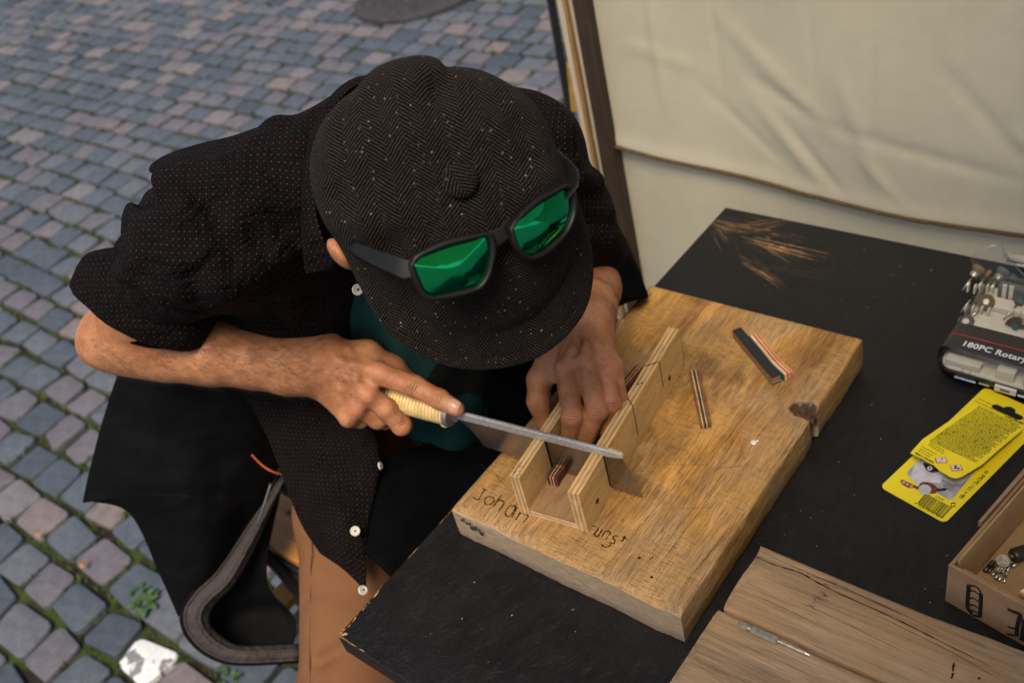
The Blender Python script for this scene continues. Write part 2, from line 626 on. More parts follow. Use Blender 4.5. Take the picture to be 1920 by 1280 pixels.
def canvas_y(x, z):
    """folds of the hanging cloth"""
    y = .007 * np.sin(x * 5.3 + 1.0 + 1.2 * np.sin(z * 2.1)) + .006 * np.sin(x * 13 + z * 4)
    def crease(x0, z0, x1, z1, amp, wd):
        ax, az = x1 - x0, z1 - z0
        L2 = ax * ax + az * az
        t = np.clip(((x - x0) * ax + (z - z0) * az) / L2, 0, 1)
        d2 = (x - x0 - t * ax) ** 2 + (z - z0 - t * az) ** 2
        return amp * np.exp(-d2 / wd ** 2) * np.sin(math.pi * np.clip(t, .03, .97)) ** .5
    for c in [(-.28, T + .32, -.27, T + .02, -.010, .014), (-.17, T + .30, -.155, T + .04, .006, .008), (-.33, T + .14, -.20, T + .10, -.007, .014),
              (-.12, T + .10, .04, T + .015, .009, .014), (.04, T + .02, .34, T - .035, .010, .012), (-.10, T + .05, .02, T - .10, -.010, .022),
              (-.16, T + .2, .05, T + .0, -.008, .02), (.05, T + .12, .13, T - .1, -.007, .022), (.2, T + .15, .36, T - .02, .009, .014),
              (-.05, T + .02, .06, T - .11, .007, .012), (.08, T - .02, .17, T - .11, -.006, .014), (-.2, T + .07, -.05, T - .07, .006, .012),
              (.3, T + .05, .5, T - .05, -.010, .02), (.0, T + .28, .02, T + .05, .004, .006), (.1, T + .3, .11, T + .03, .004, .006)]:
        y = y + .42 * crease(*c[:5], c[5] * .62)
    return YC + y + .02 * np.sin(x * 1.7)
xs = np.concatenate([np.linspace(-.435, .55, 150), np.linspace(.57, 2.3, 60)])
us = np.linspace(0, 1, 90)
X_, U_ = np.meshgrid(xs, us, indexing='ij')
Zr = rope_z(X_)
Zu = Zr + (2.25 - Zr) * U_ ** 1.8
Zl = .02 + (Zr - .02) * U_
tent = thing('canvas_wall', (-.41, YC, 0), 'ecru canvas tent wall with soft creases hanging behind the black table', 'tent wall')
mb = MB().grid(np.stack([X_, canvas_y(X_, Zu) - .004 * np.exp(-((Zu - Zr) / .02) ** 2), Zu], -1))
mb.build('upper_sheet', M_CANVAS, tent, smooth=True, fix=False)
mb = MB().grid(np.stack([X_, YC + .006 + .8 * (canvas_y(X_, Zl) - YC), Zl], -1))
mb.build('lower_sheet', M_CANVAS, tent, smooth=True, fix=False)
hem = [(x, float(canvas_y(x, rope_z(x))) - .008, float(rope_z(x)) - .002 + .0008 * math.sin(x * 90)) for x in np.linspace(-.42, 2.2, 120)]
MB().tube(hem, .0034, 7).build('hem_cord', plain('brown_cord', (.085, .052, .024), .9, .2, 0, .4, 200, .6, .001), tent, smooth=True)

M_SHADE_ROOF = mat_canvas('shade_roof_canvas', (.60, .55, .42), .25)  # unseen awning, added so its soft shadow darkens the right of the table
gx, gy = np.meshgrid(np.linspace(.78, 3.2, 40), np.linspace(-2.6, 1.02, 40), indexing='ij')
gz = 2.26 + .16 * np.sin((gx - .78) / 2.42 * math.pi) - .03 * np.abs(np.sin(gy * 1.6))
rf = MB().grid(np.stack([gx, gy, gz], -1)).build('shade_roof', M_SHADE_ROOF, loc=(2.0, -.8, 2.26), smooth=True, fix=False)
tag(rf, 'pale unseen canvas awning added to shade the right side of the table', 'awning')
M_POST_D = wood('dark_post_wood', [(.016, .010, .006), (.034, .022, .014), (.055, .036, .024)], 'z', 1, .7)
M_POST_L = wood('pale_post_wood', [(.32, .25, .18), (.48, .39, .29), (.58, .49, .38)], 'z', 1, .7)
M_POST_O = wood('ochre_post_wood', [(.17, .095, .035), (.27, .16, .06), (.33, .21, .085)], 'z', 1, .7)
def post(px0, px1, y, mat, label, h=2.28, dy=.03):
    x0, x1 = aty(px0, 240, y)[0], aty(px1, 240, y)[0]
    m_ = MB()
    m_.box(((x0 + x1) / 2, y, h / 2), (abs(x1 - x0), dy, h))
    o = m_.build('tent_post', mat, loc=((x0 + x1) / 2, y, 0), bevel=.003)
    return tag(o, label, 'post', 'timber posts of the tent')
post(1129, 1155, YC - .012, M_POST_D, 'dark brown timber post against the left edge of the canvas', dy=.05)
post(1118.5, 1128, YC - .012, M_POST_L, 'thin pale batten right beside the dark brown post')
post(1112, 1118, YC - .006, M_POST_O, 'ochre timber post between two pale battens', dy=.05)
post(1097, 1111.5, YC - .012, M_POST_L, 'leftmost pale batten of the tent frame')
mp = MB()
p0, p1 = aty(1028, -30, 1.6), aty(1069, 210, 1.6)
dv = (p1 - p0) / (p0[2] - p1[2])
mp.tube([p0 + dv * -(2.3 - p0[2]), p0 + dv * p0[2]], .0165, 4)
tag(mp.build('metal_pole', plain('black_metal', (.012, .012, .013), .5), loc=(p0[0], p0[1], 0), bevel=.002), 'black metal tent leg standing behind the timber posts', 'pole')
ms = MB()
q = aty(1078, 165, 1.05)
ms.box(q, (.022, .02, .11), Z=nrm([.1, 0, 1]))
tag(ms.build('yellow_strap', plain('yellow_webbing', (.36, .22, .03), .8), loc=q, bevel=.005), 'ochre yellow strap hanging beside the timber posts', 'strap')

# ---- the black table
M_TABLE = None
def mat_table():
    m = Mat('black_table_paint', .5, .34)
    v = m.obj()
    n = m.noise(v, 14, 6, .65)
    f = m.noise(v, 230, 4, .7)
    m.col(m.ramp(n, [(.3, (.0035, .0035, .0040)), (.7, (.0075, .0074, .0080))]))
    dust = m.ramp(m.voro(v, 120, rnd=1.0), [(.035, 1.0), (.055, 0.0)])
    pick = m.ramp(m.noise(v, 23, 2), [(.64, 0.0), (.70, .7)])
    m.col(m.mix(m.math('MULTIPLY', dust, pick), m.ramp(n, [(.3, (.0035, .0035, .0040)), (.7, (.0075, .0074, .0080))]), (.13, .12, .10)))
    m.rough(m.ramp(n, [(.3, .38), (.7, .54)]))
    warp = m.noise(m.obj((3, 1.4, 1), (0, 0, .7)), 26, 6, .72, 1.5)
    m.normal(m.bump(m.math('ADD', m.math('MULTIPLY', warp, 1.0), m.math('MULTIPLY', f, .5)), .9, .0016))
    return m.m
M_TABLE = mat_table()
M_RAW = plain('raw_wood_edge', (.42, .25, .13), .8, .2, 0, .35, 80, .4)
TO = np.array([-.0385, -.1761, T]); TYAW = -.0101
TX = np.array([math.cos(TYAW), math.sin(TYAW), 0]); TY = np.array([-TX[1], TX[0], 0]); TZ = np.array([0, 0, 1.])
table = thing('table', (.6, .27, 0), 'black painted table top with worn chipped edges', 'table')
TW, TL, TH = 1.45, .8902, .026
ol = [(.004, 0), (TW, 0), (TW, TL), (0, TL), (0, .06), (.0015, .045), (.0, .028), (.0022, .010)]
MB().prism(ol, TO, TX, TY, TZ, -TH, 0).build('table_top', M_TABLE, table, bevel=.0014)
# bare wood where the paint has chipped off along the left edge and corner
ch = MB()
rg = random.Random(9)
def sliver(mbx, a, b, wd, jag=.5, n=9, lift=.0005, z=T, one=False):
    """ragged, tapering flake between two points on a horizontal plane"""
    a, b = np.array([a[0], a[1]]), np.array([b[0], b[1]])
    t = b - a
    nn = np.array([-t[1], t[0]]) / (np.linalg.norm(t) + 1e-9)
    L_, R_ = [], []
    for i in range(n):
        s = i / (n - 1)
        w0 = wd * math.sin(math.pi * min(1, s * .94 + .03)) ** .7
        c_ = a + t * s + nn * rg.gauss(0, wd * .12)
        L_.append(c_ + nn * (0 if one else w0 * .5 * rg.uniform(1 - jag, 1)))
        R_.append(c_ - nn * w0 * (1.0 if one else .5) * rg.uniform(1 - jag, 1))
    vs = [(p[0], p[1], z + lift) for p in L_ + R_]
    mbx.add(vs, [(i, i + 1, n + i + 1, n + i) for i in range(n - 1)])
def tl(u, v_):
    return (TO + TX * u + TY * v_)[:2]
for k in range(13):
    v0 = rg.uniform(0.002, .050) if k < 9 else rg.uniform(.06, .22)
    ln = rg.uniform(.014, .034) if k < 9 else rg.uniform(.006, .03)
    sliver(ch, tl(.0016, v0), tl(.0016, v0 + ln), rg.uniform(.0016, .0042) if k < 9 else .0007, one=True)
for k in range(4):
    u0 = rg.uniform(.003, .02) if k < 3 else rg.uniform(.03, .05)
    sliver(ch, tl(u0 + rg.uniform(.006, .02), .0018), tl(u0, .0018), rg.uniform(.0008, .002), one=True)
sliver(ch, tl(.004, .004), tl(.010, .009), .004)
# chips run down the edge itself as well
for k in range(7):
    v0 = rg.uniform(.002, .07)
    zz = T - rg.uniform(.0005, .003)
    ln = rg.uniform(.008, .018)
    p, q = tl(-.0004, v0), tl(-.0004, v0 + ln)
    ch.add([(p[0], p[1], zz + .0012), (q[0], q[1], zz + .0012), ((p[0] + q[0]) / 2, (p[1] + q[1]) / 2, zz - .002)], [(0, 1, 2)])
tag(ch.build('paint_chip', M_RAW, table, fix=False), kind='stuff')
# long pale scratches near the far corner
scr = MB()
def scratch(p, q, wd, n=1):
    for k in range(n):
        a, b = at(*p, T), at(*q, T)
        off = np.array([rg.gauss(0, .007), rg.gauss(0, .006), 0]) * (k > 0)
        sliver(scr, a[:2] + off[:2], b[:2] + off[:2] * 1.6, wd * rg.uniform(.12, .38), .8, 16)
for p, q, wd, n in [((1332, 418), (1362, 428), .004, 4), ((1345, 412), (1420, 428), .002, 3), ((1358, 430), (1405, 438), .005, 3), ((1400, 448), (1530, 482), .0042, 5), ((1440, 462), (1500, 476), .0055, 3),
                    ((1390, 440), (1460, 425), .0022, 3), ((1385, 425), (1478, 412), .002, 3), ((1400, 405), (1440, 418), .0012, 2), ((1390, 492), (1458, 536), .0028, 3), ((1420, 505), (1450, 525), .004, 2),
                    ((1388, 478), (1412, 496), .002, 2), ((1420, 455), (1468, 490), .0026, 3), ((1340, 425), (1360, 455), .0015, 3), ((1330, 432), (1352, 440), .002, 2), ((1440, 498), (1560, 518), .001, 2), ((1445, 438), (1462, 442), .004, 2), ((1470, 442), (1510, 456), .001, 2), ((1660, 516), (1698, 519), .0012, 1), ((1500, 470), (1545, 489), .0012, 3)]:
    scratch(p, q, wd, n)
    scratch((p[0] + rg.gauss(0, 10), p[1] + rg.gauss(0, 5)), (q[0] + rg.gauss(0, 14), q[1] + rg.gauss(0, 6)), wd * .35, n + 1)
tag(scr.build('scratch_mark', plain('bared_wood', (.40, .23, .11), .85, .2, 0, .5, 90, .3), table, fix=False), kind='stuff')
# crumbs of sawdust lying on the black paint
du = MB()
for k in range(42):
    px, py = rg.choice([(1700, 560), (1650, 800), (1500, 1000), (850, 1120), (1000, 1150), (1580, 900), (1600, 500), (1700, 1050)])
    p = at(px + rg.gauss(0, 70), py + rg.gauss(0, 55), T)
    s = rg.uniform(.0003, .0008)
    a = rg.uniform(0, 6.3)
    du.box((p[0], p[1], T + s * .3), (s * rg.uniform(1, 3), s, s * .6), X=(math.cos(a), math.sin(a), 0), Y=(-math.sin(a), math.cos(a), 0))
tag(du.build('sawdust', plain('sawdust', (.45, .36, .24), .9), table, fix=False), kind='stuff')
for (u, v_) in ((.12, .1), (.12, .79), (1.33, .1), (1.33, .79)):
    p = TO + TX * u + TY * v_
    MB().box((p[0], p[1], (T - TH) / 2), (.05, .05, T - TH)).build('leg', plain('table_leg_paint', (.03, .022, .018), .6), table, bevel=.003)

# ================================================================== THINGS ON THE TABLE
# ---- thick oak board
BW, BL, BT = .300, .446, .0501
def mat_board():
    m = Mat('oak_board', .55, .35)
    v = m.obj((22, 1.6, 22))
    vv = m.obj()
    big = m.noise(m.obj((10, 1.2, 10)), 1.6, 4, .55, .8)
    fine = m.noise(v, 9, 6, .72, .4)
    pores = m.noise(m.obj((120, 6, 120)), 6, 4, .75)
    f = m.math('ADD', m.math('MULTIPLY', big, .5), m.math('MULTIPLY', fine, .5))
    gold = m.ramp(f, [(.34, (.165, .075, .018)), (.47, (.33, .160, .038)), (.58, (.52, .275, .074)), (.7, (.65, .385, .130))])
    grey = m.ramp(fine, [(.35, (.22, .135, .072)), (.62, (.46, .295, .150))])
    worn = m.ramp(m.noise(m.obj((1, .7, 1)), 7.5, 5, .62, .6), [(.46, 0.0), (.60, .85)])
    # the two ends of the board are drier and greyer
    sy = m.sep(vv)
    end = m.math('SUBTRACT', 1.0, m.math('MULTIPLY', sy[1], 9.0), clamp=True)
    worn = m.math('MAXIMUM', worn, m.math('MULTIPLY', end, .75))
    c = m.mix(worn, gold, grey)
    dirt = m.ramp(m.noise(m.obj((1, .8, 1)), 11, 6, .7, .3), [(.46, 0.0), (.62, .85)])
    # greasy dark patch in the middle of the work area
    dx = m.math('SUBTRACT', sy[0], .13); dy = m.math('SUBTRACT', sy[1], .23)
    rr = m.math('ADD', m.math('POWER', m.math('MULTIPLY', dx, 6.5), 2.0), m.math('POWER', m.math('MULTIPLY', dy, 6.0), 2.0))
    zone = m.math('SUBTRACT', 1.0, rr, clamp=True)
    c = m.mix(m.math('MULTIPLY', dirt, m.math('ADD', zone, .30)), c, (.095, .058, .026))
    c = m.mix(.85, c, m.ramp(pores, [(.36, .42), (.52, 1.05)]), 'MULTIPLY')
    streak = m.noise(m.obj((260, 9, 260), (0, 0, .03)), 4, 3, .7)
    c = m.mix(.6, c, m.ramp(streak, [(.36, .55), (.5, 1.0), (.66, 1.22)]), 'MULTIPLY')
    hatch = m.noise(m.obj((30, 300, 30), (0, 0, .5)), 3, 3, .6)
    c = m.mix(m.math('MULTIPLY', .45, m.ramp(m.noise(vv, 13, 2), [(.48, 0.0), (.6, 1.0)])), c, m.ramp(hatch, [(.38, (.16, .085, .03)), (.52, (.50, .29, .10))]))
    # end grain on the near and far faces
    ge = m.n('ShaderNodeTexCoord').outputs['Normal']
    ny = m.math('ABSOLUTE', m.sep(ge)[1])
    eg_n = m.noise(m.obj((14, 14, 110), (0, .25, 0)), 5, 5, .7)
    eg = m.ramp(eg_n, [(.34, (.23, .165, .105)), (.6, (.44, .335, .235))])
    k = m.ramp(ny, [(.55, 0.0), (.8, 1.0)])
    c = m.mix(k, c, eg)
    # dark knot on the right edge
    kx = m.math('SUBTRACT', sy[0], .290); ky = m.math('SUBTRACT', sy[1], .306)
    kr = m.math('SQRT', m.math('ADD', m.math('POWER', kx, 2.0), m.math('POWER', m.math('MULTIPLY', ky, 1.35), 2.0)))
    kr = m.math('ADD', kr, m.math('MULTIPLY', m.math('SUBTRACT', m.noise(vv, 140, 3), .5), .008))
    kz = m.ramp(sy[2], [(.0, 0.0), (.012, 0.0), (.022, 1.0)])
    c = m.mix(m.math('MULTIPLY', kz, m.ramp(kr, [(.0165, 1.0), (.0195, 0.0)])), c, m.ramp(m.noise(vv, 200, 3), [(.35, (.03, .016, .009)), (.65, (.10, .055, .028))]))
    c = m.mix(m.math('MULTIPLY', .5, m.ramp(m.math('ABSOLUTE', m.math('SUBTRACT', kr, .03)), [(.0, 1.0), (.012, 0.0)])), c, (.24, .14, .065))
    m.col(c)
    m.rough(m.ramp(f, [(.3, .42), (.7, .62)]))
    saw = m.noise(m.obj((35, 35, 35), (0, 0, .55)), 1.2, 3, .6)
    m.normal(m.bump(m.math('ADD', m.math('ADD', m.math('MULTIPLY', fine, .8), m.math('MULTIPLY', pores, .9)), m.math('MULTIPLY', saw, .25)), .55, .0011))
    return m.m
def smooth_noise(rng, n, q=9):
    a = rng.normal(0, 1, n // q + 3)
    return np.interp(np.linspace(0, len(a) - 1, n), np.arange(len(a)), a)
rngb = np.random.default_rng(21)
xs = np.concatenate([[0, .0012, .0035, .007], np.linspace(.012, BW - .034, 62), np.linspace(BW - .031, BW - .004, 13), [BW - .0018, BW - .0006, BW]])
ys = np.concatenate([[0, .002, .005, .010, .015], np.linspace(.02, .28, 60), np.linspace(.2835, .330, 22), np.linspace(.335, BL - .006, 22), [BL - .003, BL - .001, BL]])
X_, Y_ = np.meshgrid(xs, ys, indexing='ij')
edge = np.minimum(np.minimum(X_, BW - X_), np.minimum(Y_ * .45, BL - Y_))
zt = BT - .0036 * np.exp(-edge / .0022)
zt -= (.0014 * np.clip(1 + .8 * smooth_noise(rngb, len(xs)), 0, 2.2))[:, None] * np.exp(-(Y_ / .007) ** 2)
zt += rngb.normal(0, .00012, zt.shape)
kd = np.sqrt((X_ - .290) ** 2 + (1.35 * (Y_ - .306)) ** 2)
kd2 = kd + .002 * np.sin(7 * np.arctan2(Y_ - .306, X_ - .290))
zt -= .017 * np.clip((.0175 - kd2) / .0115, 0, 1) ** .6
wob = .0004 * smooth_noise(rngb, len(ys))
XX = X_.copy()
XX[-1, :] += wob - .0015 * (kd2[-1, :] < .0155) * 3
XX[0, :] += .0005 * smooth_noise(rngb, len(ys))
YY = Y_.copy()
YY[:, 0] += .0006 * smooth_noise(rngb, len(xs))
mb = MB().grid(np.stack([XX, YY, zt + T], -1))
nx, ny = X_.shape
top_idx = np.arange(nx * ny).reshape(nx, ny)
loop = list(top_idx[:, 0]) + list(top_idx[-1, 1:]) + list(top_idx[-2::-1, -1]) + list(top_idx[0, -2:0:-1])
lv = np.array(mb.v)[loop]
nl = len(loop)
prev = loop
for k, (dz, ins) in enumerate([(.012, .0), (.030, -.0004), (.047, .0), (.0496, .0012)]):
    r = lv.copy()
    r[:, 2] = T + BT - dz
    c0 = np.array([BW / 2, BL / 2])
    dirv = (c0 - r[:, :2])
    dirv /= np.linalg.norm(dirv, axis=1)[:, None]
    r[:, :2] += dirv * ins + rngb.normal(0, .00022, (nl, 2))
    s0 = len(mb.v)
    mb.v += [tuple(p) for p in r]
    cur = list(range(s0, s0 + nl))
    mb.f += [(prev[i], cur[i], cur[(i + 1) % nl], prev[(i + 1) % nl]) for i in range(nl)]
    prev = cur
mb.f.append(tuple(prev[::-1]))
board = mb.build('wooden_board', mat_board(), loc=(0, 0, T), smooth=True)
board.modifiers.new('edges', 'EDGE_SPLIT').split_angle = math.radians(38)
tag(board, 'thick scarred oak board with a knot hole on its edge, lying on the black table', 'board')
M_DARK_LINE = plain('dark_line', (.018, .010, .006), .9, .1, 0, .5)
ZB = T + BT + .0002
def zpx(cx, cy, s=4.8, ox=840, oy=860):
    return at(ox + cx / s, oy + cy / s, ZB)[:2]
letters = [[(305, 262), (330, 275), (355, 285)], [(330, 275), (312, 305), (290, 340), (275, 366), (250, 360), (222, 345)],
           [(352, 340), (332, 368), (334, 400), (356, 413), (390, 402), (414, 372), (406, 348), (380, 338), (352, 340)],
           [(484, 322), (462, 350), (440, 385), (405, 435)], [(440, 385), (470, 370), (505, 392), (490, 425), (455, 470)],
           [(612, 430), (575, 418), (540, 440), (516, 484), (528, 515), (560, 508), (590, 470), (612, 430)], [(618, 432), (600, 480), (570, 525)],
           [(652, 470), (630, 515), (610, 548)], [(645, 490), (680, 490), (722, 512), (705, 540), (680, 570)],
           [(1300, 600), (1318, 605), (1335, 612)], [(1360, 612), (1340, 645), (1318, 682), (1345, 697), (1368, 670), (1392, 632)],
           [(1420, 645), (1402, 672), (1383, 700)], [(1412, 650), (1445, 652), (1462, 668), (1440, 695), (1420, 725)], [(1378, 768), (1400, 786), (1440, 792), (1468, 768)],
           [(1535, 697), (1505, 690), (1484, 708), (1504, 735), (1490, 760), (1452, 752)],
           [(1600, 690), (1584, 715), (1562, 742)], [(1552, 735), (1578, 738)], [(1572, 700), (1592, 714), (1612, 722)]]
mk = MB()
rg = random.Random(4)
for st in letters:
    P = catmull([zpx(*p) for p in st], 7) if len(st) > 2 else np.linspace(zpx(*st[0]), zpx(*st[-1]), 8)
    wd = [.00145 * rg.uniform(.45, 1.45) for _ in P]
    mk.ribbon(P, wd, (0, 0, ZB), (1, 0, 0), (0, 1, 0), (0, 0, 1), .0002)
for cx, cy, r in [(1722, 888, .0016), (1832, 1062, .0016), (1858, 815, .0009), (1840, 885, .0010), (1820, 897, .0009), (1908, 990, .0006), (1574, 560, .0007), (1565, 548, .0005)]:
    p = zpx(cx, cy)
    mk.lathe([(0, r), (.0003, r * .9)], (p[0], p[1], ZB), (0, 0, 1), 8)
tag(mk.build('burnt_lettering', M_DARK_LINE, board, fix=False), kind='stuff')
ct = MB()
for p, q, wd in [((1188, 574), (1224, 582), .0016), ((1192, 577), (1217, 591), .0008), ((1216, 556), (1224, 551), .002), ((1540, 657), (1592, 675), .0009), ((1545, 662), (1570, 668), .0006),
                 ((1270, 640), (1310, 655), .0006), ((1290, 790), (1330, 800), .0006), ((1250, 760), (1290, 770), .0008), ((1245, 745), (1275, 752), .0006), ((1240, 800), (1300, 812), .0007),
                 ((1225, 830), (1290, 845), .0006), ((1230, 870), (1330, 872), .0005), ((1240, 1000), (1245, 985), .0004), ((900, 870), (960, 920), .0006), ((920, 880), (950, 912), .0005),
                 ((1330, 880), (1415, 870), .0007), ((1240, 955), (1350, 950), .0005), ((1290, 730), (1330, 760), .0005), ((1380, 800), (1400, 880), .0004), ((1235, 690), (1270, 700), .0006),
                 ((1060, 890), (1062, 893), .0005), ((1225, 905), (1260, 920), .0005), ((1260, 870), (1300, 915), .0004), ((1410, 740), (1440, 750), .0005), ((1310, 650), (1360, 665), .0005)]:
    a, b = at(*p, ZB), at(*q, ZB)
    sliver(ct, a, b, wd, .6, 10, .0002, ZB)
tag(ct.build('cut_mark', plain('cut_line', (.085, .046, .02), .9, .1, 0, .4), board, fix=False), kind='stuff')
# long drying cracks following the grain
ck = MB()
for x0, y0, ln, wd in [(.205, .02, .13, .0007), (.168, .012, .10, .0005), (.252, .03, .16, .0006), (.23, .19, .12, .0006), (.285, .02, .10, .0009), (.283, .36, .07, .0006), (.03, .05, .3, .0004), (.06, .32, .1, .0005), (.19, .27, .1, .0005), (.22, .33, .09, .0005), (.262, .2, .08, .0007)]:
    n = 24
    sliver(ck, (x0, y0), (x0 + rg.gauss(.004, .004), y0 + ln), wd, .6, n, .00015, ZB)
tag(ck.build('drying_crack', M_DARK_LINE, board, fix=False), kind='stuff')
# glossy blob of dried glue and a smear of dark paint on the near face
gl = MB()
p = at(1413, 829, ZB)
gl.lathe([(0, .004), (.0008, .0032), (.0012, .0012)], p, (0, 0, 1), 9)
gl.lathe([(0, .002), (.0006, .0014)], at(1420, 826, ZB), (0, 0, 1), 8)
gl.build('glue_drop', plain('dried_glue', (.75, .70, .6), .2, .5), board, smooth=True)
sm = MB()
for k in range(7):
    a = np.array([.018 + k * .0042, -.0026, T + .040 - k * .0016 + rg.gauss(0, .001)])
    sm.lathe([(0, rg.uniform(.002, .0035)), (.0022, .0008)], a, (rg.gauss(0, .2), 1, rg.gauss(0, .2)), 7)
sm.build('paint_smear', plain('blue_black_paint', (.02, .025, .035), .5), board, smooth=True)

# ---- mitre box
MO = np.array([.0799, .0315, T + BT + .0004]); MYAW = .1334
MX = np.array([math.cos(MYAW), math.sin(MYAW), 0]); MY = np.array([-MX[1], MX[0], 0]); MZ = np.array([0, 0, 1.])
mw, mh, ml = .0848, .0612, .2747
def mat_ply(name, face, axis=0):
    """pale plywood: faces plain with flame figure, edges banded by their plies"""
    m = Mat(name, .6, .3)
    f = m.noise(m.obj((30, 4, 30), (0, 0, -MYAW)), 3.5, 5, .6, .5)
    m.col(m.mix(.55, m.ramp(f, [(.3, tuple(c * .72 for c in face)), (.5, face), (.7, tuple(min(1, c * 1.18) for c in face))]),
                m.ramp(m.noise(m.obj((220, 10, 220), (0, 0, -MYAW)), 4, 3), [(.38, .6), (.5, 1.0)]), 'MULTIPLY'))
    m.normal(m.bump(m.noise(m.obj((160, 9, 160), (0, 0, -MYAW)), 5, 4), .3, .0006))
    return m.m
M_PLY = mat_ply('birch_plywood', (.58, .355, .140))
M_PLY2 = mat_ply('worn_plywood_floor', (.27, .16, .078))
M_EDGE_A = wood('ply_edge_pale', [(.40, .265, .13), (.58, .41, .22), (.68, .51, .31)], 'y', 2, .7, .4)
M_EDGE_B = wood('ply_edge_dark', [(.24, .14, .06), (.38, .24, .11), (.48, .33, .17)], 'y', 2, .75, .5)
mitre = thing('mitre_box', MO + MX * mw / 2, 'small open plywood mitre box with saw slots standing on the oak board', 'mitre box')
def M2(u, v_, z=0.0): return MO + MX * u + MY * v_ + MZ * z
def panel(u0, u1, segs, base_top):
    """upright side: a strip along the foot and pieces between the saw slots; three plies across its thickness"""
    ply = np.linspace(u0, u1, 6)
    grp = []
    for mat_i, (a, b, inset) in enumerate([(ply[0], ply[1], 0), (ply[1], ply[2], .0004), (ply[2], ply[3], 0), (ply[3], ply[4], .0004), (ply[4], ply[5], 0)]):
        m_ = MB()
        for (va0, va1, vb0, vb1, zb) in segs:
            def va(u): return va0 + (va1 - va0) * (u - u0) / (u1 - u0)
            def vb(u): return vb0 + (vb1 - vb0) * (u - u0) / (u1 - u0)
            m_.prism([(a, va(a) + inset), (b, va(b) + inset), (b, vb(b) - inset), (a, vb(a) - inset)], MO, MX, MY, MZ, zb, mh - inset)
        m_.prism([(a, inset), (b, inset), (b, ml - inset), (a, ml - inset)], MO, MX, MY, MZ, 0.0002, base_top)
        grp.append((m_, M_EDGE_A if mat_i % 2 == 0 else M_EDGE_B))
    return grp
s1 = [(0, 0, .0585, .0580, .0101), (.0620, .0615, ml, ml, .0101)]
sR = [(0, 0, .0590, .0585, .0101), (.0625, .0620, .1495, .1365, .0101), (.1515, .1385, .2015, .2135, .0101), (.2022, .2142, ml, ml, .0101)]
def side(u0, u1, segs, faces):
    holder = None
    g = panel(u0, u1, segs, .0101)
    for k, (m_, mt) in enumerate(g):
        mt2 = M_PLY if k in (0, 4) else mt
        if holder is None:
            holder = m_.build('side_panel', mt2, mitre)
        else:
            m_.build('ply', mt2, holder)
side(0, .0128, s1, 0)
side(mw - .0135, mw, sR, 1)
for k in range(4):
    z0, z1 = .0002 + k * .0025, .0002 + (k + 1) * .0025
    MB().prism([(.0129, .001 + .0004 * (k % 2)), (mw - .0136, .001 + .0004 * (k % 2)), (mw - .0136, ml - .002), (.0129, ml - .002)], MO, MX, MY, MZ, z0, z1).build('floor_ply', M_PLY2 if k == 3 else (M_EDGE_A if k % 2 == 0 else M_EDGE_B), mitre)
# rounded, worn caps where fingers and saw have rubbed the top edges
M_SCREW = plain('zinc_screw', (.10, .10, .11), .35, .5, .9, .2)
for (v_, z) in ((.029, .020), (.232, .019)):
    s_ = MB().lathe([(-.002, .0034), (.0006, .0034), (.0009, .0028)], M2(mw, v_, z), MX, 14).build('screw', M_SCREW, mitre, smooth=False)
    c_ = M2(mw + .0010, v_, z)
    MB().box(c_, (.0004, .0042, .0009), MX, MY, MZ).box(c_, (.0004, .0009, .0042), MX, MY, MZ).build('cross_slot', M_DARK_LINE, s_)
# wormholes and saw crumbs
wh = MB()
rg = random.Random(12)
for k in range(26):
    u = rg.uniform(.002, .011); v_ = abs(rg.gauss(.012, .014)) + .002
    if v_ > .055: continue
    wh.lathe([(0, rg.uniform(.0003, .0008)), (.0002, .0002)], M2(u, v_, mh), MZ, 6)
for k in range(40):
    p = M2(rg.uniform(.016, .07), rg.uniform(.005, .06), .0102)
    wh.lathe([(0, rg.uniform(.0002, .0006)), (.0003, .0001)], p, MZ, 5)
for u, v_, ln in [(.004, .262, .001), (.080, .175, .003), (.0765, .172, .003), (.078, .02, .001), (.076, .035, .001)]:
    wh.lathe([(0, ln * .5), (.0002, ln * .3)], M2(u, v_, mh), MZ, 6)
tag(wh.build('wormhole', M_DARK_LINE, mitre, fix=False), kind='stuff')
cr = MB()
for k in range(260):
    u, v_ = rg.uniform(.015, .069), .061 + rg.gauss(0, .006)
    if rg.random() < .35: u, v_ = mw + abs(rg.gauss(.012, .012)), .066 + rg.gauss(0, .006)
    z = .0104 if u < .07 else .0002
    s = rg.uniform(.0003, .0008)
    cr.box(M2(u, v_, z), (s * 1.6, s, s * .7), MX, MY, MZ)
tag(cr.build('sawdust', plain('fresh_sawdust', (.46, .31, .15), .9), mitre, fix=False), kind='stuff')
# dark strips along the saw slots, marking each kerf
MB().box(M2(mw + .0001, .0605, .0355), (.0006, .0030, .049), MX, MY, MZ).build('kerf', M_DARK_LINE, mitre)
MB().box(M2(.0126, .0600, .0355), (.0006, .0026, .049), MX, MY, MZ).build('kerf', M_DARK_LINE, mitre)
MB().box(M2(mw + .0001, .2139, .041), (.0006, .0010, .040), MX, MY, MZ).build('kerf', M_DARK_LINE, mitre)
_d = nrm(MX * .0135 + MY * .0120)
MB().box(M2(mw - .00675, .2078, mh), (.0182, .0010, .0006), _d, np.cross(MZ, _d), MZ).build('kerf', M_DARK_LINE, mitre)

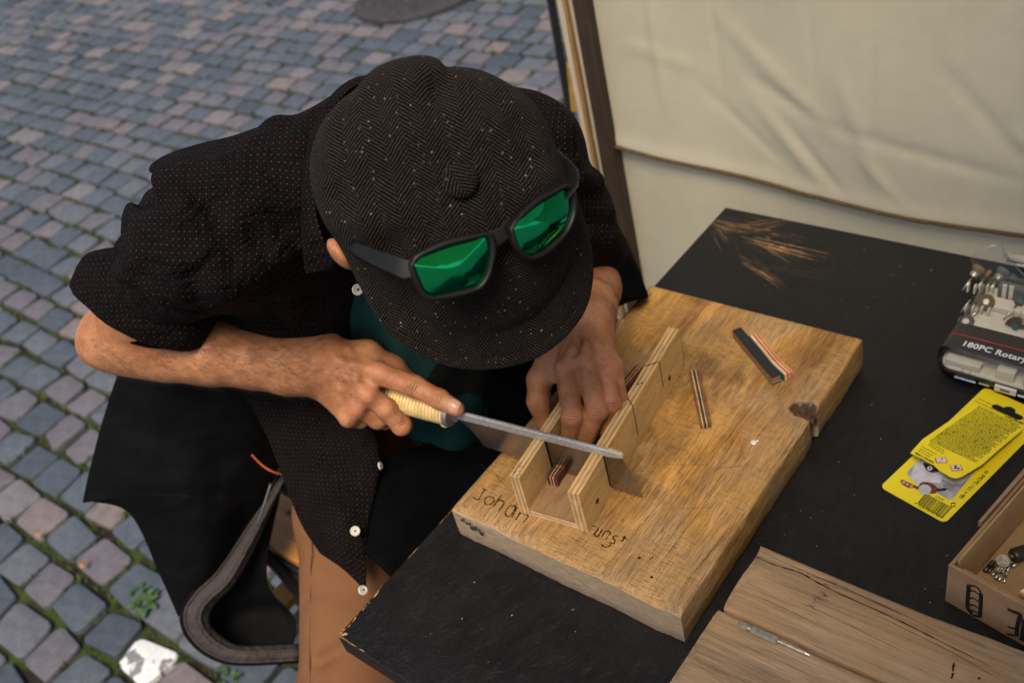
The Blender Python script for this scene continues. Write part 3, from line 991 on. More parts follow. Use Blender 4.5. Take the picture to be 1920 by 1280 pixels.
# ---- strips of layered wood
def strip(name, label, pts, wd, layers, horizontal=True, group=None, z0=None, twist=0.0):
    """pts: centre line on the bottom plane; layers: [(fraction, material)], stacked sideways or upwards"""
    pts = np.asarray(pts, float)
    P = catmull(pts, 8) if len(pts) > 2 else np.linspace(pts[0], pts[1], 6)
    hgt = wd[1]
    c0 = P.mean(0)
    root = thing(name, (c0[0], c0[1], P[:, 2].min()), label, 'wood strip', group)
    tot = sum(f for f, _ in layers)
    acc = 0
    for i, (f, mt) in enumerate(layers):
        a, b = acc / tot, (acc + f) / tot
        acc += f
        rows = []
        for k in range(len(P)):
            t = nrm((P[min(k + 1, len(P) - 1)] - P[max(k - 1, 0)]) * [1, 1, 1])
            n_ = nrm(np.cross([0, 0, 1], t))
            up = np.array([0, 0, 1.])
            e = .00006
            if horizontal:
                q = [(-.5 + a, 0), (-.5 + b, 0), (-.5 + b, 1), (-.5 + a, 1)]
            else:
                q = [(-.5, a), (.5, a), (.5, b), (-.5, b)]
            rows.append([P[k] + n_ * (x * wd[0]) + up * (z * hgt - e * (i % 2) * (z > .5)) for x, z in q])
        m_ = MB().grid(np.array(rows), closed_v=True)
        n4 = len(rows)
        m_.f += [(0, 1, 2, 3), tuple((n4 - 1) * 4 + j for j in (3, 2, 1, 0))]
        m_.build('layer', mt, root, bevel=.0003, seg=1)
    return root
LM = lambda n, c: wood(n, [tuple(q * .6 for q in c), c, tuple(min(1, q * 1.3) for q in c)], 'x', 3, .6, .3)
L_BLACK = plain('grip_black', (.018, .018, .019), .85, .3, 0, .35, 500, .7, .0006)
L_BROWN, L_CREAM, L_RED, L_ORANGE, L_TEAL, L_DARK = LM('veneer_brown', (.16, .075, .032)), LM('veneer_cream', (.56, .38, .20)), LM('veneer_red', (.38, .055, .045)), LM('veneer_orange', (.50, .23, .10)), plain('veneer_teal', (.015, .09, .11), .6), LM('veneer_dark', (.045, .024, .016))
L_MAROON = LM('veneer_maroon', (.12, .028, .022))
ZS = T + BT + .0008
zt_ = ZS + .0125
a = (at(1374, 619, zt_) + at(1388, 612.5, zt_)) / 2; b = (at(1463, 700, zt_) + at(1448, 709, zt_)) / 2
a[2] = b[2] = ZS
strip('wood_strip', 'straight black topped strip lying on the board beside the curved red striped strip', [a, b], (.0118, .0125),
      [(1.0, L_TEAL), (1.6, L_BROWN), (.7, L_CREAM), (1.8, L_DARK), (.7, L_ORANGE), (2.2, L_BROWN), (.8, L_BLACK)], False, 'layered wood strips lying on the board')
zt_ = ZS + .0105
q = [(at(1407.5, 627, zt_) + at(1417, 624, zt_)) / 2, (at(1427, 655, zt_) + at(1441, 648, zt_)) / 2, (at(1449, 682, zt_) + at(1463, 674, zt_)) / 2, (at(1471.5, 703, zt_) + at(1485, 695, zt_)) / 2]
for p in q: p[2] = ZS
strip('wood_strip', 'curved strip striped orange, cream and red lying right of the black topped strip', q, (.0128, .0105),
      [(1.2, L_ORANGE), (.5, L_RED), (1.0, L_CREAM), (.9, L_RED), (1.7, L_CREAM), (.6, L_TEAL)][::-1], True, 'layered wood strips lying on the board')
zt_ = ZS + .0075
a = (at(1292.5, 695, zt_) + at(1310.5, 692, zt_)) / 2; b = (at(1331.5, 793, zt_) + at(1314, 795, zt_)) / 2
a[2] = b[2] = ZS
strip('wood_strip', 'short brown strip with a black core line lying alone right of the mitre box', [a, b], (.0125, .0078),
      [(1.1, L_BROWN), (.6, L_CREAM), (.5, L_BROWN), (.8, L_DARK), (.6, L_CREAM), (.4, L_TEAL), (1.3, L_BROWN)], True, 'layered wood strips lying on the board')
zw = T + BT + .0112
a1, a2, a3, a4 = M2(.0235, .040), M2(.0235, .058), M2(.031, .14), M2(.0445, .238)
for p in (a1, a2, a3, a4): p[2] = zw
strip('wood_strip', 'dark striped strip held inside the mitre box, its end poking past the blade', [a1, a2, a3, a4], (.0125, .0125),
      [(1.2, L_MAROON), (.6, L_DARK), (.5, L_CREAM), (.9, L_DARK), (.6, L_ORANGE), (1.3, L_DARK)], True)
s0 = (at(1163, 700, zw + .01) + at(1163, 715, zw)) / 2

# ---- hand saw, standing in the front slot
SV = .0603
def S2(u, z): return M2(u, SV, z)
M_STEEL = None
def mat_steel():
    m = Mat('saw_steel', .22, .5, 1.0)
    n = m.noise(m.obj((6, 200, 200), (0, 0, -MYAW)), 4, 4, .6)
    m.col(m.ramp(n, [(.3, (.27, .275, .295)), (.7, (.40, .405, .43))]))
    m.rough(m.ramp(n, [(.3, .16), (.7, .27)]))
    return m.m
M_STEEL = mat_steel()
M_SPINE = plain('brushed_spine', (.50, .50, .51), .42, .5, .55, .22, 300, .25)
M_FERR = plain('ferrule_grey', (.32, .32, .33), .4, .5, .8, .15)
saw = thing('hand_saw', S2(-.05, 0), 'back saw with cane wrapped handle cutting through the front slot of the mitre box', 'saw')
# blade outline (u, z) in the plane of the slot: teeth along the lower edge
def bz(u): return .0215 + (.0050 - .0215) * (u + .079) / .201
teeth = []
nt_ = 100
for i in range(nt_ * 2 + 1):
    u = -.079 + .201 * i / (nt_ * 2)
    teeth.append((u, bz(u) + (.0012 if i % 2 else 0)))
blade_ol = teeth + [(.1185, .020), (.1135, .044), (.1075, .0605), (.0, .063), (-.098, .0655), (-.104, .058), (-.0985, .0545), (-.092, .048), (-.0855, .038), (-.081, .029)]
MB().prism(blade_ol, S2(0, 0) - MY * .0004, MX, MZ, MY, 0, .0008).build('blade', M_STEEL, saw)
spine = [(-.104, .0612), (-.100, .0608), (.092, .0606), (.106, .0628), (.1100, .0655), (.1080, .0688), (.092, .0712), (-.104, .0730)]
MB().prism(spine, S2(0, 0) - MY * .0023, MX, MZ, MY, 0, .0046).build('spine', M_SPINE, saw, bevel=.0012)
MB().prism([(.0925, .0712), (.1065, .0686), (.1098, .0662), (.1085, .0699), (.0925, .0728)], S2(0, 0) - MY * .0023, MX, MZ, MY, 0, .0046).build('spine_tip', plain('brass_tip', (.42, .37, .25), .5, .5, .4, .2), saw, bevel=.0005)
tang = [(-.117, .0545), (-.104, .0570), (-.104, .0745), (-.117, .0765)]
MB().prism(tang, S2(0, 0) - MY * .0034, MX, MZ, MY, 0, .0068).build('tang', M_FERR, saw, bevel=.001)
H0 = S2(-.1105, .0655); HD = nrm(-MX + MZ * .035)
MB().lathe([(0, .0150), (.0012, .0158), (.0058, .0160), (.0068, .0150)], H0, HD, 28).build('ferrule', M_FERR, saw, smooth=False)
M_CANE = plain('cane_binding', (.64, .47, .21), .40, .45, 0, .18, 130, .2)
M_CORE = plain('handle_wood', (.30, .18, .08), .6)
MB().lathe([(.006, .0132), (.06, .0138), (.115, .0128), (.124, .009)], H0, HD, 20).build('grip_core', M_CORE, saw, smooth=True)
for k in range(24):
    h = .0088 + k * .0047
    rad = .0147 + .0009 * math.sin(math.pi * k / 23)
    pr_ = [(h - .0023, rad - .0018), (h - .0016, rad - .0001), (h, rad + .0006), (h + .0016, rad - .0001), (h + .0023, rad - .0018)]
    MB().lathe(pr_, H0, HD, 24).build('cane_turn', M_CANE, saw, smooth=True)
kn = MB()
kc = H0 + HD * .014 - MZ * .0165 - MY * .004
kn.lathe([(-.006, .001), (-.004, .0038), (0, .0048), (.004, .0036), (.0058, .001)], kc, nrm(HD + MZ * .2), 12)
kn.build('binding_knot', M_CANE, saw, smooth=True)

# ---- weathered plank at the near right, two boards with an open joint
M_PINE = wood('weathered_pine', [(.13, .085, .05), (.30, .205, .125), (.42, .30, .19)], 'x', 1.6, .8, .7, 10, patch=(9, (.34, .20, .09), .6))
plank = thing('weathered_plank', (.45, .0, T), 'weathered pine plank with an open joint and dark cracks at the near right', 'plank')
def slab(name, y0, y1, x0, x1, z1, rough_edge, seed):
    r_ = np.random.default_rng(seed)
    xs_ = np.linspace(x0, x1, 70)
    ys_ = np.concatenate([[y0, y0 + .0012, y0 + .004], np.linspace(y0 + .008, y1 - .008, 12), [y1 - .004, y1 - .0012, y1]])
    A, B = np.meshgrid(xs_, ys_, indexing='ij')
    ed = np.minimum(np.minimum(B - y0, y1 - B), A - x0)
    Z_ = T + z1 - .0028 * np.exp(-ed / .0018) + .0004 * np.sin(B * 300)[:, :] + r_.normal(0, .00015, A.shape)
    Bn = B.copy()
    Bn[:, -3:] += (rough_edge * smooth_noise(r_, 70))[:, None]
    Bn[:, :2] += (rough_edge * .5 * smooth_noise(r_, 70))[:, None]
    An = A.copy()
    An[0, :] += .001 * smooth_noise(r_, len(ys_))
    m_ = MB().grid(np.stack([An, Bn, Z_], -1))
    a_, b_ = A.shape
    ti = np.arange(a_ * b_).reshape(a_, b_)
    lp = list(ti[:, 0]) + list(ti[-1, 1:]) + list(ti[-2::-1, -1]) + list(ti[0, -2:0:-1])
    s0_ = len(m_.v)
    m_.v += [(m_.v[i][0], m_.v[i][1], T + .0006) for i in lp]
    k_ = len(lp)
    m_.f += [(lp[i], s0_ + i, s0_ + (i + 1) % k_, lp[(i + 1) % k_]) for i in range(k_)]
    o_ = m_.build(name, M_PINE, plank, smooth=True)
    o_.modifiers.new('edges', 'EDGE_SPLIT').split_angle = math.radians(40)
    return o_
slab('plank_board', .0415, .1275, .3215, .85, .0245, .0016, 1)
slab('plank_board', -.13, .0390, .3175, .85, .0243, .0008, 2)
cr2 = MB()
ZP = T + .0248
def pline(pts, wd, seed=0):
    P = catmull([at(*p, ZP)[:2] for p in pts], 7)
    r_ = random.Random(seed)
    cr2.ribbon(P, [wd * r_.uniform(.4, 1.3) * math.sin(math.pi * min(.97, max(.06, i / len(P)))) ** .6 for i in range(len(P))], (0, 0, ZP), (1, 0, 0), (0, 1, 0), (0, 0, 1), .0002)
pline([(1413, 1040), (1450, 1058), (1498, 1072), (1530, 1090), (1580, 1115), (1680, 1160), (1760, 1200), (1860, 1250)], .0016, 1)
pline([(1426, 1032), (1470, 1054), (1540, 1084), (1620, 1120), (1700, 1155)], .0007, 2)
pline([(1500, 1075), (1560, 1090), (1620, 1118), (1690, 1150), (1760, 1185)], .0006, 3)
pline([(1380, 1105), (1450, 1130), (1560, 1185)], .0004, 4)
pline([(1480, 1120), (1580, 1165), (1700, 1225)], .0004, 5)
pline([(1600, 1130), (1680, 1170), (1790, 1225), (1860, 1265)], .0005, 6)
for p, q in [((1789, 1240), (1786, 1258)), ((1787, 1260), (1783, 1272)), ((1836, 1268), (1834, 1273))]:
    a, b = at(*p, ZP), at(*q, ZP)
    sliver(cr2, a, b, .003, .6, 7, .0002, ZP)
tag(cr2.build('drying_crack', M_DARK_LINE, plank, fix=False), kind='stuff')
st_ = MB()
rg = random.Random(8)
for k in range(16):
    t = k / 15
    p = at(1512 + 42 * t + rg.gauss(0, 6), 1138 - 48 * t + rg.gauss(0, 5), ZP)
    sliver(st_, p[:2], p[:2] + np.array([rg.uniform(.004, .009), rg.uniform(-.002, .003)]), rg.uniform(.001, .003), .8, 7, .0001, ZP)
tag(st_.build('red_stain', plain('faded_red_ink', (.22, .085, .07), .85, .2, 0, .3), plank, fix=False), kind='stuff')
# screwdriver bit lying on the plank
M_BIT = plain('bit_steel', (.52, .47, .38), .3, .5, .9, .25, 200)
bitA, bitB, bitC = at(1386, 1168, T + .029), at(1460, 1201, T + .029), at(1520, 1222, T + .029)
hx = thing('screwdriver_bit', (*((bitA + bitB) / 2)[:2], T + .0245), 'hexagonal steel driver bit with a long thin tip lying on the weathered plank', 'driver bit')
bd_ = nrm(bitB - bitA)
L_ = np.linalg.norm(bitB - bitA)
zc = np.array([0, 0, -.0005])
MB().lathe([(0, .0034), (.0006, .0040), (.0085, .0040), (.0095, .0030)], bitA + zc, bd_, 6).build('shank_end', M_BIT, hx)
MB().lathe([(.0095, .0027), (.0125, .0027)], bitA + zc, bd_, 10).build('groove', M_BIT, hx)
MB().lathe([(.0125, .0030), (.0135, .0040), (L_ - .001, .0040), (L_, .0030)], bitA + zc, bd_, 6).build('shank', M_BIT, hx)
L2 = np.linalg.norm(bitC - bitA)
MB().lathe([(L_, .0018), (L2 - .004, .0017), (L2, .0006)], bitA + zc - np.array([0, 0, .0004]), bd_, 8).build('tip', M_BIT, hx)

# ---- yellow glue pack
ZG = T + .0012
gO = at(1650, 912, ZG)
gN, gT = at(1771, 981, ZG), at(1845, 727, ZG)
gY = nrm(gT - gO)
gX = np.array([gY[1], -gY[0], 0])
GW, GL = float(np.dot(gN - gO, gX)), float(np.dot(gT - gO, gY)) + .002
GZ = np.array([0, 0, 1.])
def g2(px, py, z=ZG):
    d = at(px, py, z) - gO
    return np.array([np.dot(d, gX), np.dot(d, gY)])
def gp(l, z): return gO + gX * l[0] + gY * l[1] + GZ * (z - ZG)
def rounded(w0, h0, w1, h1, r, n=5):
    out = []
    for cx, cy, a0 in ((w1 - r, h0 + r, -90), (w1 - r, h1 - r, 0), (w0 + r, h1 - r, 90), (w0 + r, h0 + r, 180)):
        for k in range(n + 1):
            a = math.radians(a0 + 90 * k / n)
            out.append((cx + r * math.cos(a), cy + r * math.sin(a)))
    return out
M_YEL = plain('yellow_card', (.80, .64, .012), .38, .5, 0, .04, 20, .05)
M_CARDB = plain('card_core', (.55, .53, .50), .8)
M_INK = plain('black_ink', (.012, .012, .012), .6, .3, 0, .2)
M_REDINK = plain('dark_red_ink', (.20, .012, .018), .5, .3, 0, .2)
M_WHITE = plain('white_print', (.62, .62, .64), .5, .3, 0, .08)
M_GREY = plain('grey_print', (.33, .33, .37), .5, .3, 0, .3, 70)
pack = thing('glue_pack', (gO[0] + .05, gO[1] + .09, T), 'yellow glue blister card with a barcode lying back side up on the black table', 'glue pack')
# card with the hanger slot cut out: two halves joined round the slot
hx0, hx1, hy0, hy1 = .022, .058, GL - .026, GL - .0165
def slot_outline():
    out = []
    for x_ in np.linspace(hx0, hx1, 15):
        t = (x_ - hx0) / (hx1 - hx0)
        out.append((x_, hy0))
    return out
card = MB()
full = rounded(0, 0, GW, GL, .006)
# build the sheet as a strip around the slot with bmesh triangulation
bm = bmesh.new()
ov = [bm.verts.new((x_, y_, 0)) for x_, y_ in full]
hl = []
n_ = 12
for k in range(n_):            # euro slot: long bar with a hump
    a = math.pi * (.5 + k / (n_ - 1))
    hl.append((hx0 + .0045 + .0045 * math.cos(a), (hy0 + hy1) / 2 + .0045 * math.sin(a)))
for k in range(n_):
    a = math.pi * (-.5 + k / (n_ - 1))
    hl.append((hx1 - .0045 + .0045 * math.cos(a), (hy0 + hy1) / 2 + .0045 * math.sin(a)))
cxm = (hx0 + hx1) / 2
for k in range(9):
    a = math.pi * k / 8
    hl.append((cxm + .0065 * math.cos(a), hy1 + .0055 * math.sin(a) - .0002))
hv = [bm.verts.new((x_, y_, 0)) for x_, y_ in hl]
for L__ in (ov, hv):
    for i in range(len(L__)):
        bm.edges.new((L__[i], L__[(i + 1) % len(L__)]))
bmesh.ops.triangle_fill(bm, use_beauty=True, edges=list(bm.edges))
ext = bmesh.ops.extrude_face_region(bm, geom=list(bm.faces))
bmesh.ops.translate(bm, vec=(0, 0, -.0009), verts=[e for e in ext['geom'] if isinstance(e, bmesh.types.BMVert)])
bmesh.ops.recalc_face_normals(bm, faces=bm.faces)
me = bpy.data.meshes.new('card')
for v in bm.verts:
    p = gp((v.co.x, v.co.y), ZG + v.co.z)
    # the far end of the card curls up a little
    v.co = Vector(p)
bm.to_mesh(me); bm.free()
link_mesh('card', me, M_YEL, pack, smooth=False)
# printed panel, barcode, arrows
def flat(name, pts, mat, lift, parent=pack, zbase=ZG):
    m_ = MB()
    m_.add([gp(p, zbase + lift) for p in pts], [tuple(range(len(pts)))])
    return m_.build(name, mat, parent)
cz = lambda X, Y: (1640 + X / 4.268, 700 + Y / 4.268)
def G(X, Y, z=ZG): return g2(*cz(X, Y), z)
flat('info_panel', [G(265, 780), G(258, 800), G(275, 825), G(560, 990), G(590, 1008), G(625, 1000), G(800, 790), G(700, 600), G(500, 560)], M_GREY, .0002)
flat('info_picture', [G(330, 700), G(420, 690), G(560, 800), G(520, 880), G(420, 870), G(350, 900), G(285, 830)], plain('pale_grey_print', (.55, .55, .60), .5), .0003)
disc = [G(430 + 75 * math.cos(a), 915 + 0 + 45 * math.sin(a) + 18 * math.cos(a)) for a in np.linspace(0, 2 * math.pi, 18)[:-1]]
flat('round_picture', disc, plain('brown_print', (.12, .035, .02), .5, .4, 0, .6, 220), .0004)
flat('round_picture_rim', [G(400 + 52 * math.cos(a), 930 + 42 * math.sin(a)) for a in np.linspace(0, 2 * math.pi, 16)[:-1]], plain('print_lilac', (.45, .43, .48), .5), .0005)
flat('red_arrow', [G(205, 855), G(225, 850), G(290, 880), G(345, 905), G(358, 893), G(366, 930), G(325, 928), G(335, 918), G(270, 915), G(215, 885)], M_REDINK, .0004)
flat('black_arrow', [G(490, 930), G(520, 915), G(518, 925), G(560, 915), G(585, 925), G(560, 940), G(520, 940), G(522, 948)], M_INK, .0005)
wr = MB()
for X, Y in ((232, 872), (262, 887), (294, 903)):
    ring = [G(X + 11 * math.cos(a), Y + 9 * math.sin(a)) for a in np.linspace(0, 2 * math.pi, 11)]
    wr.ribbon(ring, .0006, gO, gX, gY, GZ, .0006)
    wr.ribbon([G(X, Y - 4), G(X, Y + 4)], .0006, gO, gX, gY, GZ, .0006)
wr.build('step_number', M_WHITE, pack, fix=False)
# barcode bars
bc = MB()
rg = random.Random(402)
A0, A1, B0, B1 = G(408, 955), G(340, 1040), G(620, 1072), G(542, 1160)
t = 0.0
while t < .99:
    w_ = rg.choice([.008, .008, .016, .024])
    bc.add([gp(A0 + (B0 - A0) * t, ZG + .0003), gp(A0 + (B0 - A0) * (t + w_), ZG + .0003), gp(A1 + (B1 - A1) * (t + w_), ZG + .0003), gp(A1 + (B1 - A1) * t, ZG + .0003)], [(0, 1, 2, 3)])
    t += w_ + rg.choice([.008, .012, .018])
bc.build('barcode', M_INK, pack, fix=False)
def label(s, p, q, size, name='lettering', mat=M_INK, z=ZG + .0003, parent=pack, bold=.0, fit=True):
    """text from local point p towards local point q"""
    d = np.array(q) - np.array(p)
    Lg = np.linalg.norm(d)
    d = d / Lg
    X3 = gX * d[0] + gY * d[1]
    Y3 = np.cross(GZ, X3)
    vs, fs = text_mesh(s, size, gp(p, z), X3, Y3, GZ, 0.0, bold)
    if fit and vs:
        k = max(np.dot(v - gp(p, z), X3) for v in vs)
        vs = [gp(p, z) + X3 * np.dot(v - gp(p, z), X3) * Lg / k + Y3 * np.dot(v - gp(p, z), Y3) for v in vs]
    m_ = MB().add(vs, fs)
    return m_.build(name, mat, parent, fix=False)
label('18g + 17g / 2x15ml', G(696, 1008), G(888, 820), .0060, bold=.00012)
label('e', G(892, 808), G(915, 785), .0070)
label('4', G(312, 1043), G(326, 1050), .005)
label('026700', G(342, 1060), G(442, 1112), .005)
label('457056', G(446, 1114), G(526, 1158), .005)
label('2006676', G(482, 985), G(548, 1018), .0032)
rec = MB()
for a0 in (0.3, 3.4):
    rec.ribbon([G(627 + 17 * math.cos(a), 1050 + 15 * math.sin(a)) for a in np.linspace(a0, a0 + 2.5, 9)], [.0012] * 7 + [.0024, .0004], gO, gX, gY, GZ, .0003)
rec.build('recycling_mark', M_INK, pack, fix=False)
wl = MB()
for k in range(4):
    p0 = G(545 + 0 * k, 852 + k * 15); p1 = G(640 - 8 * k, 905 + k * 12)
    t = 0
    while t < .95:
        w_ = rg.uniform(.06, .2)
        wl.ribbon([p0 + (p1 - p0) * t, p0 + (p1 - p0) * min(1, t + w_)], .0009, gO, gX, gY, GZ, .0006)
        t += w_ + .05
wl.ribbon([G(690, 905), G(760, 820)], .0005, gO, gX, gY, GZ, .0006)
wl.ribbon([G(690, 905), G(640, 880)], .0005, gO, gX, gY, GZ, .0006)
wl.build('fine_print', M_INK, pack, fix=False)
label('(F) pour métal, pierre, béton, porcelaine, bois, verre', G(826, 205), G(1195, 372), .0036)
label('(I) per metalli, pietre, calcestruzzo, porcellane, legno', G(800, 224), G(1190, 402), .0036)
# clear blister with two tubes showing beside the peeled back label
M_CLEAR = Mat('clear_plastic', .08, .5)
M_CLEAR.set(M_CLEAR.p, 'Base Color', (.9, .9, .9))
tr = M_CLEAR.n('ShaderNodeBsdfTransparent', Color=(.93, .94, .94))
gls = M_CLEAR.n('ShaderNodeBsdfGlossy', Color=(1, 1, 1), Roughness=.07)
bfc = M_CLEAR.n('ShaderNodeNewGeometry')
ior = M_CLEAR.math('ADD', 1.48, M_CLEAR.math('MULTIPLY', bfc.outputs['Backfacing'], 1 / 1.48 - 1.48))
fr = M_CLEAR.n('ShaderNodeFresnel', IOR=ior)
mxs = M_CLEAR.n('ShaderNodeMixShader', Fac=fr)
M_CLEAR.t.links.new(tr.outputs[0], mxs.inputs[1]); M_CLEAR.t.links.new(gls.outputs[0], mxs.inputs[2])
M_CLEAR.t.links.new(mxs.outputs[0], M_CLEAR.out.inputs[0])
M_CLEAR = M_CLEAR.m
M_TUBE = plain('red_tube', (.16, .012, .012), .35, .5, 0, .2)
for X0, Y0, X1, Y1 in ((750, 800, 1060, 520), (690, 760, 1000, 480)):
    a, b = gp(G(X0, Y0), ZG + .0046), gp(G(X1, Y1), ZG + .0046)
    tb = MB().tube([a, a + (b - a) * .12, a + (b - a) * .16, b], [.0026, .0026, .0042, .0042], 14).build('glue_tube', M_TUBE, pack, smooth=True)
    MB().tube([a - (b - a) * .01, a + (b - a) * .10], .0031, 12).build('tube_cap', plain('yellow_cap', (.6, .42, .02), .4), tb)
    d_ = nrm(b - a)
    MB().tube([a + (b - a) * .30, a + (b - a) * .34], .0044, 14).tube([a + (b - a) * .2, a + (b - a) * .215], .0044, 14).build('tube_print', M_WHITE, tb, smooth=True)
bl = MB()
bo = [G(770, 840), G(1120, 480), G(1190, 500), G(850, 840)]
blc = sum(bo) / 4
# the peeled back label: a bent yellow leaf above the card
F_pts = [(285, 650), (300, 632), (380, 545), (600, 395), (815, 268), (1000, 345), (1192, 432), (1175, 470), (1000, 620), (860, 745), (700, 838), (655, 852), (610, 845), (520, 792), (470, 745), (380, 700)]
ZF = ZG + .0095
lf = MB()
# the printed leaf follows a small bend: flat near its fold, lifted at the free end
def leafz(l): return ZG + .0100 + .0035 * math.sin(max(0, min(1, l[1] / GL)) * 3)
P2 = [G(X, Y, ZF) for X, Y in F_pts]
cen = np.mean(P2, 0)
lf.add([gp(p, leafz(p)) for p in P2] + [gp(p, leafz(p) - .0004) for p in P2], [tuple(range(len(P2))), tuple(range(2 * len(P2) - 1, len(P2) - 1, -1))] + [(i, (i + 1) % len(P2), len(P2) + (i + 1) % len(P2), len(P2) + i) for i in range(len(P2))])
leaf = lf.build('peeled_label', M_YEL, pack)
md = leaf.data
# text block of the label, row by row
fp = MB()
TA, TB = G(832, 278, ZF), G(1180, 440, ZF)
TC, TD = G(440, 555, ZF), G(815, 728, ZF)
rg = random.Random(77)
NR = 31
for r in range(NR):
    s = r / (NR - 1)
    p0 = TA + (TC - TA) * s; p1 = TB + (TD - TB) * s
    t = 0.0
    end = 1.0 - (.0 if rg.random() < .7 else rg.uniform(.0, .12))
    while t < end - .02:
        w_ = min(rg.uniform(.015, .07), end - t)
        a, b = p0 + (p1 - p0) * t, p0 + (p1 - p0) * (t + w_)
        za, zb = leafz(a) + .0004, leafz(b) + .0004
        hh = .00046 if rg.random() < .8 else .0007
        n2 = (TC - TA) / np.linalg.norm(TC - TA) * hh
        fp.add([gp(a - n2, za), gp(b - n2, zb), gp(b + n2, zb), gp(a + n2, za)], [(0, 1, 2, 3)])
        t += w_ + .012
fp2 = fp.build('fine_print', M_INK, leaf, fix=False)
tag(fp2, kind='stuff')
lab_z = lambda p: leafz(p) + .0005
def llabel(s, a, b, size, bold=0.0):
    p, q = G(*a, ZF), G(*b, ZF)
    return label(s, p, q, size, 'lettering', M_INK, leafz(p) + .0006, leaf, bold)
llabel('Made in Germany', (318, 655), (470, 735), .0042, .0001)
llabel('www.uhu.com', (1036, 362), (1184, 428), .0048, .00016)
def pict(X, Y, kind):
    c = G(X, Y, ZF)
    ex = G(X + 52, Y + 8, ZF) - c; ey = G(X - 4, Y - 30, ZF) - c
    zz = leafz(c)
    def P(u, v_, l): return gp(c + ex * u + ey * v_, zz + l)
    dq = [(-1, .35), (.75, 1.0), (1, -.35), (-.75, -1.0)]
    MB().add([P(u, v_, .0005) for u, v_ in dq], [(0, 1, 2, 3)]).build('hazard_border', plain('red_border', (.50, .02, .02), .5), leaf)
    MB().add([P(u * .84, v_ * .84, .0007) for u, v_ in dq], [(0, 1, 2, 3)]).build('hazard_field', M_WHITE, leaf)
    m_ = MB()
    if kind == 0:
        m_.add([P(u, v_, .0009) for u, v_ in [(.02, -.12), (.14, -.02), (.34, .42), (.12, .5)]], [(0, 1, 2, 3)])
        m_.add([P(-.18 + .1 * math.cos(a), -.36 + .14 * math.sin(a), .0009) for a in np.linspace(0, 6.28, 9)[:-1]], [tuple(range(8))])
    else:
        for pl in ([(-.5, -.3), (.5, -.15)], [(-.1, -.3), (-.15, .2), (-.3, .45)], [(-.14, .05), (.1, .35)], [(.15, -.2), (.3, .0), (.5, .05)], [(-.15, .2), (-.02, .5)]):
            pp = [c + ex * u + ey * v_ for u, v_ in pl]
            m_.ribbon(pp, .0013, gO + GZ * (zz - ZG), gX, gY, GZ, .0009)
    m_.build('hazard_symbol', M_INK, leaf, fix=False)
pict(530, 710, 0)
pict(652, 772, 1)
for k, (a, b) in enumerate([((440, 575), (560, 640)), ((430, 590), (560, 662)), ((372, 600), (500, 668)), ((360, 618), (470, 678)), ((350, 634), (450, 690)), ((305, 668), (400, 712))]):
    m_ = MB()
    p, q = G(*a, ZF), G(*b, ZF)
    t = 0
    while t < .9:
        w_ = rg.uniform(.06, .2)
        m_.ribbon([p + (q - p) * t, p + (q - p) * min(1, t + w_)], .0008, gO + GZ * (leafz(p) - ZG), gX, gY, GZ, .0006)
        t += w_ + .04
    m_.build('small_print', M_INK, leaf, fix=False)
dd = [(385, 735), (400, 728), (500, 775), (510, 800), (455, 805), (410, 780)]
flat('black_badge', [G(*p) for p in dd], M_INK, .0035)
flat('badge_ring', [G(440 + 22 * math.cos(a), 776 + 17 * math.sin(a)) for a in np.linspace(0, 6.28, 13)[:-1]], M_WHITE, .0038)
m_ = MB(); m_.ribbon([G(443, 768), G(438, 784)], .0014, gO, gX, gY, GZ, .0042); m_.build('badge_mark', M_INK, pack, fix=False)

# ---- cardboard box with drill bits
def mat_card(name, c):
    m = Mat(name, .85, .15)
    v = m.obj()
    n = m.noise(v, 40, 5, .7)
    m.col(m.ramp(n, [(.3, tuple(q * .8 for q in c)), (.7, tuple(q * 1.12 for q in c))]))
    m.normal(m.bump(m.noise(m.obj((400, 400, 60)), 1, 2), .2, .0006))
    return m.m
M_CARD = mat_card('kraft_cardboard', (.30, .185, .105))
M_CARD_IN = mat_card('kraft_inside', (.36, .22, .105))
bA = at(1771, 1126, T)                      # near left foot corner
bA[2] = T
bdx = nrm(at(1920, 1211, T) - bA)
bdx = nrm(np.array([bdx[0], bdx[1], 0]))
bdy = np.array([-bdx[1], bdx[0], 0])
cb = thing('cardboard_box', bA + bdx * .1 + bdy * .1, 'open brown cardboard box with marker drawings on its side, holding drill bits', 'cardboard box')
CH, CW, CL, CT = .058, .24, .20, .0035
b3 = lambda u, v_, z: bA + bdx * u + bdy * v_ + GZ * z
def wall(name, p, q, z0, z1, th, mat=M_CARD, lean=0.0):
    d = nrm(q - p); n_ = np.cross(GZ, d)
    m_ = MB()
    m_.prism([(0, 0), (np.linalg.norm(q - p), 0), (np.linalg.norm(q - p), th), (0, th)], p + GZ * 0, d, n_, nrm(GZ + n_ * lean), z0, z1)
    return m_.build(name, mat, cb, bevel=.0009)
wall('front_wall', b3(0, 0, 0), b3(CW, 0, 0), .0004, CH, CT)
wall('back_wall', b3(CW, CL, 0), b3(0, CL, 0), .0004, CH, CT)
wall('side_wall', b3(0, CL - CT - .0005, 0), b3(0, CT + .0005, 0), .0004, CH - .001, CT)
wall('side_wall', b3(CW, CT + .0005, 0), b3(CW, CL - CT - .0005, 0), .0004, CH - .001, CT)
fl_ = MB().prism([(CT + .0002, CT + .0002), (CW - CT, CT + .0002), (CW - CT, CL - CT), (CT + .0002, CL - CT)], bA, bdx, bdy, GZ, .0006, .0036)
fl_.build('box_floor', M_CARD_IN, cb)
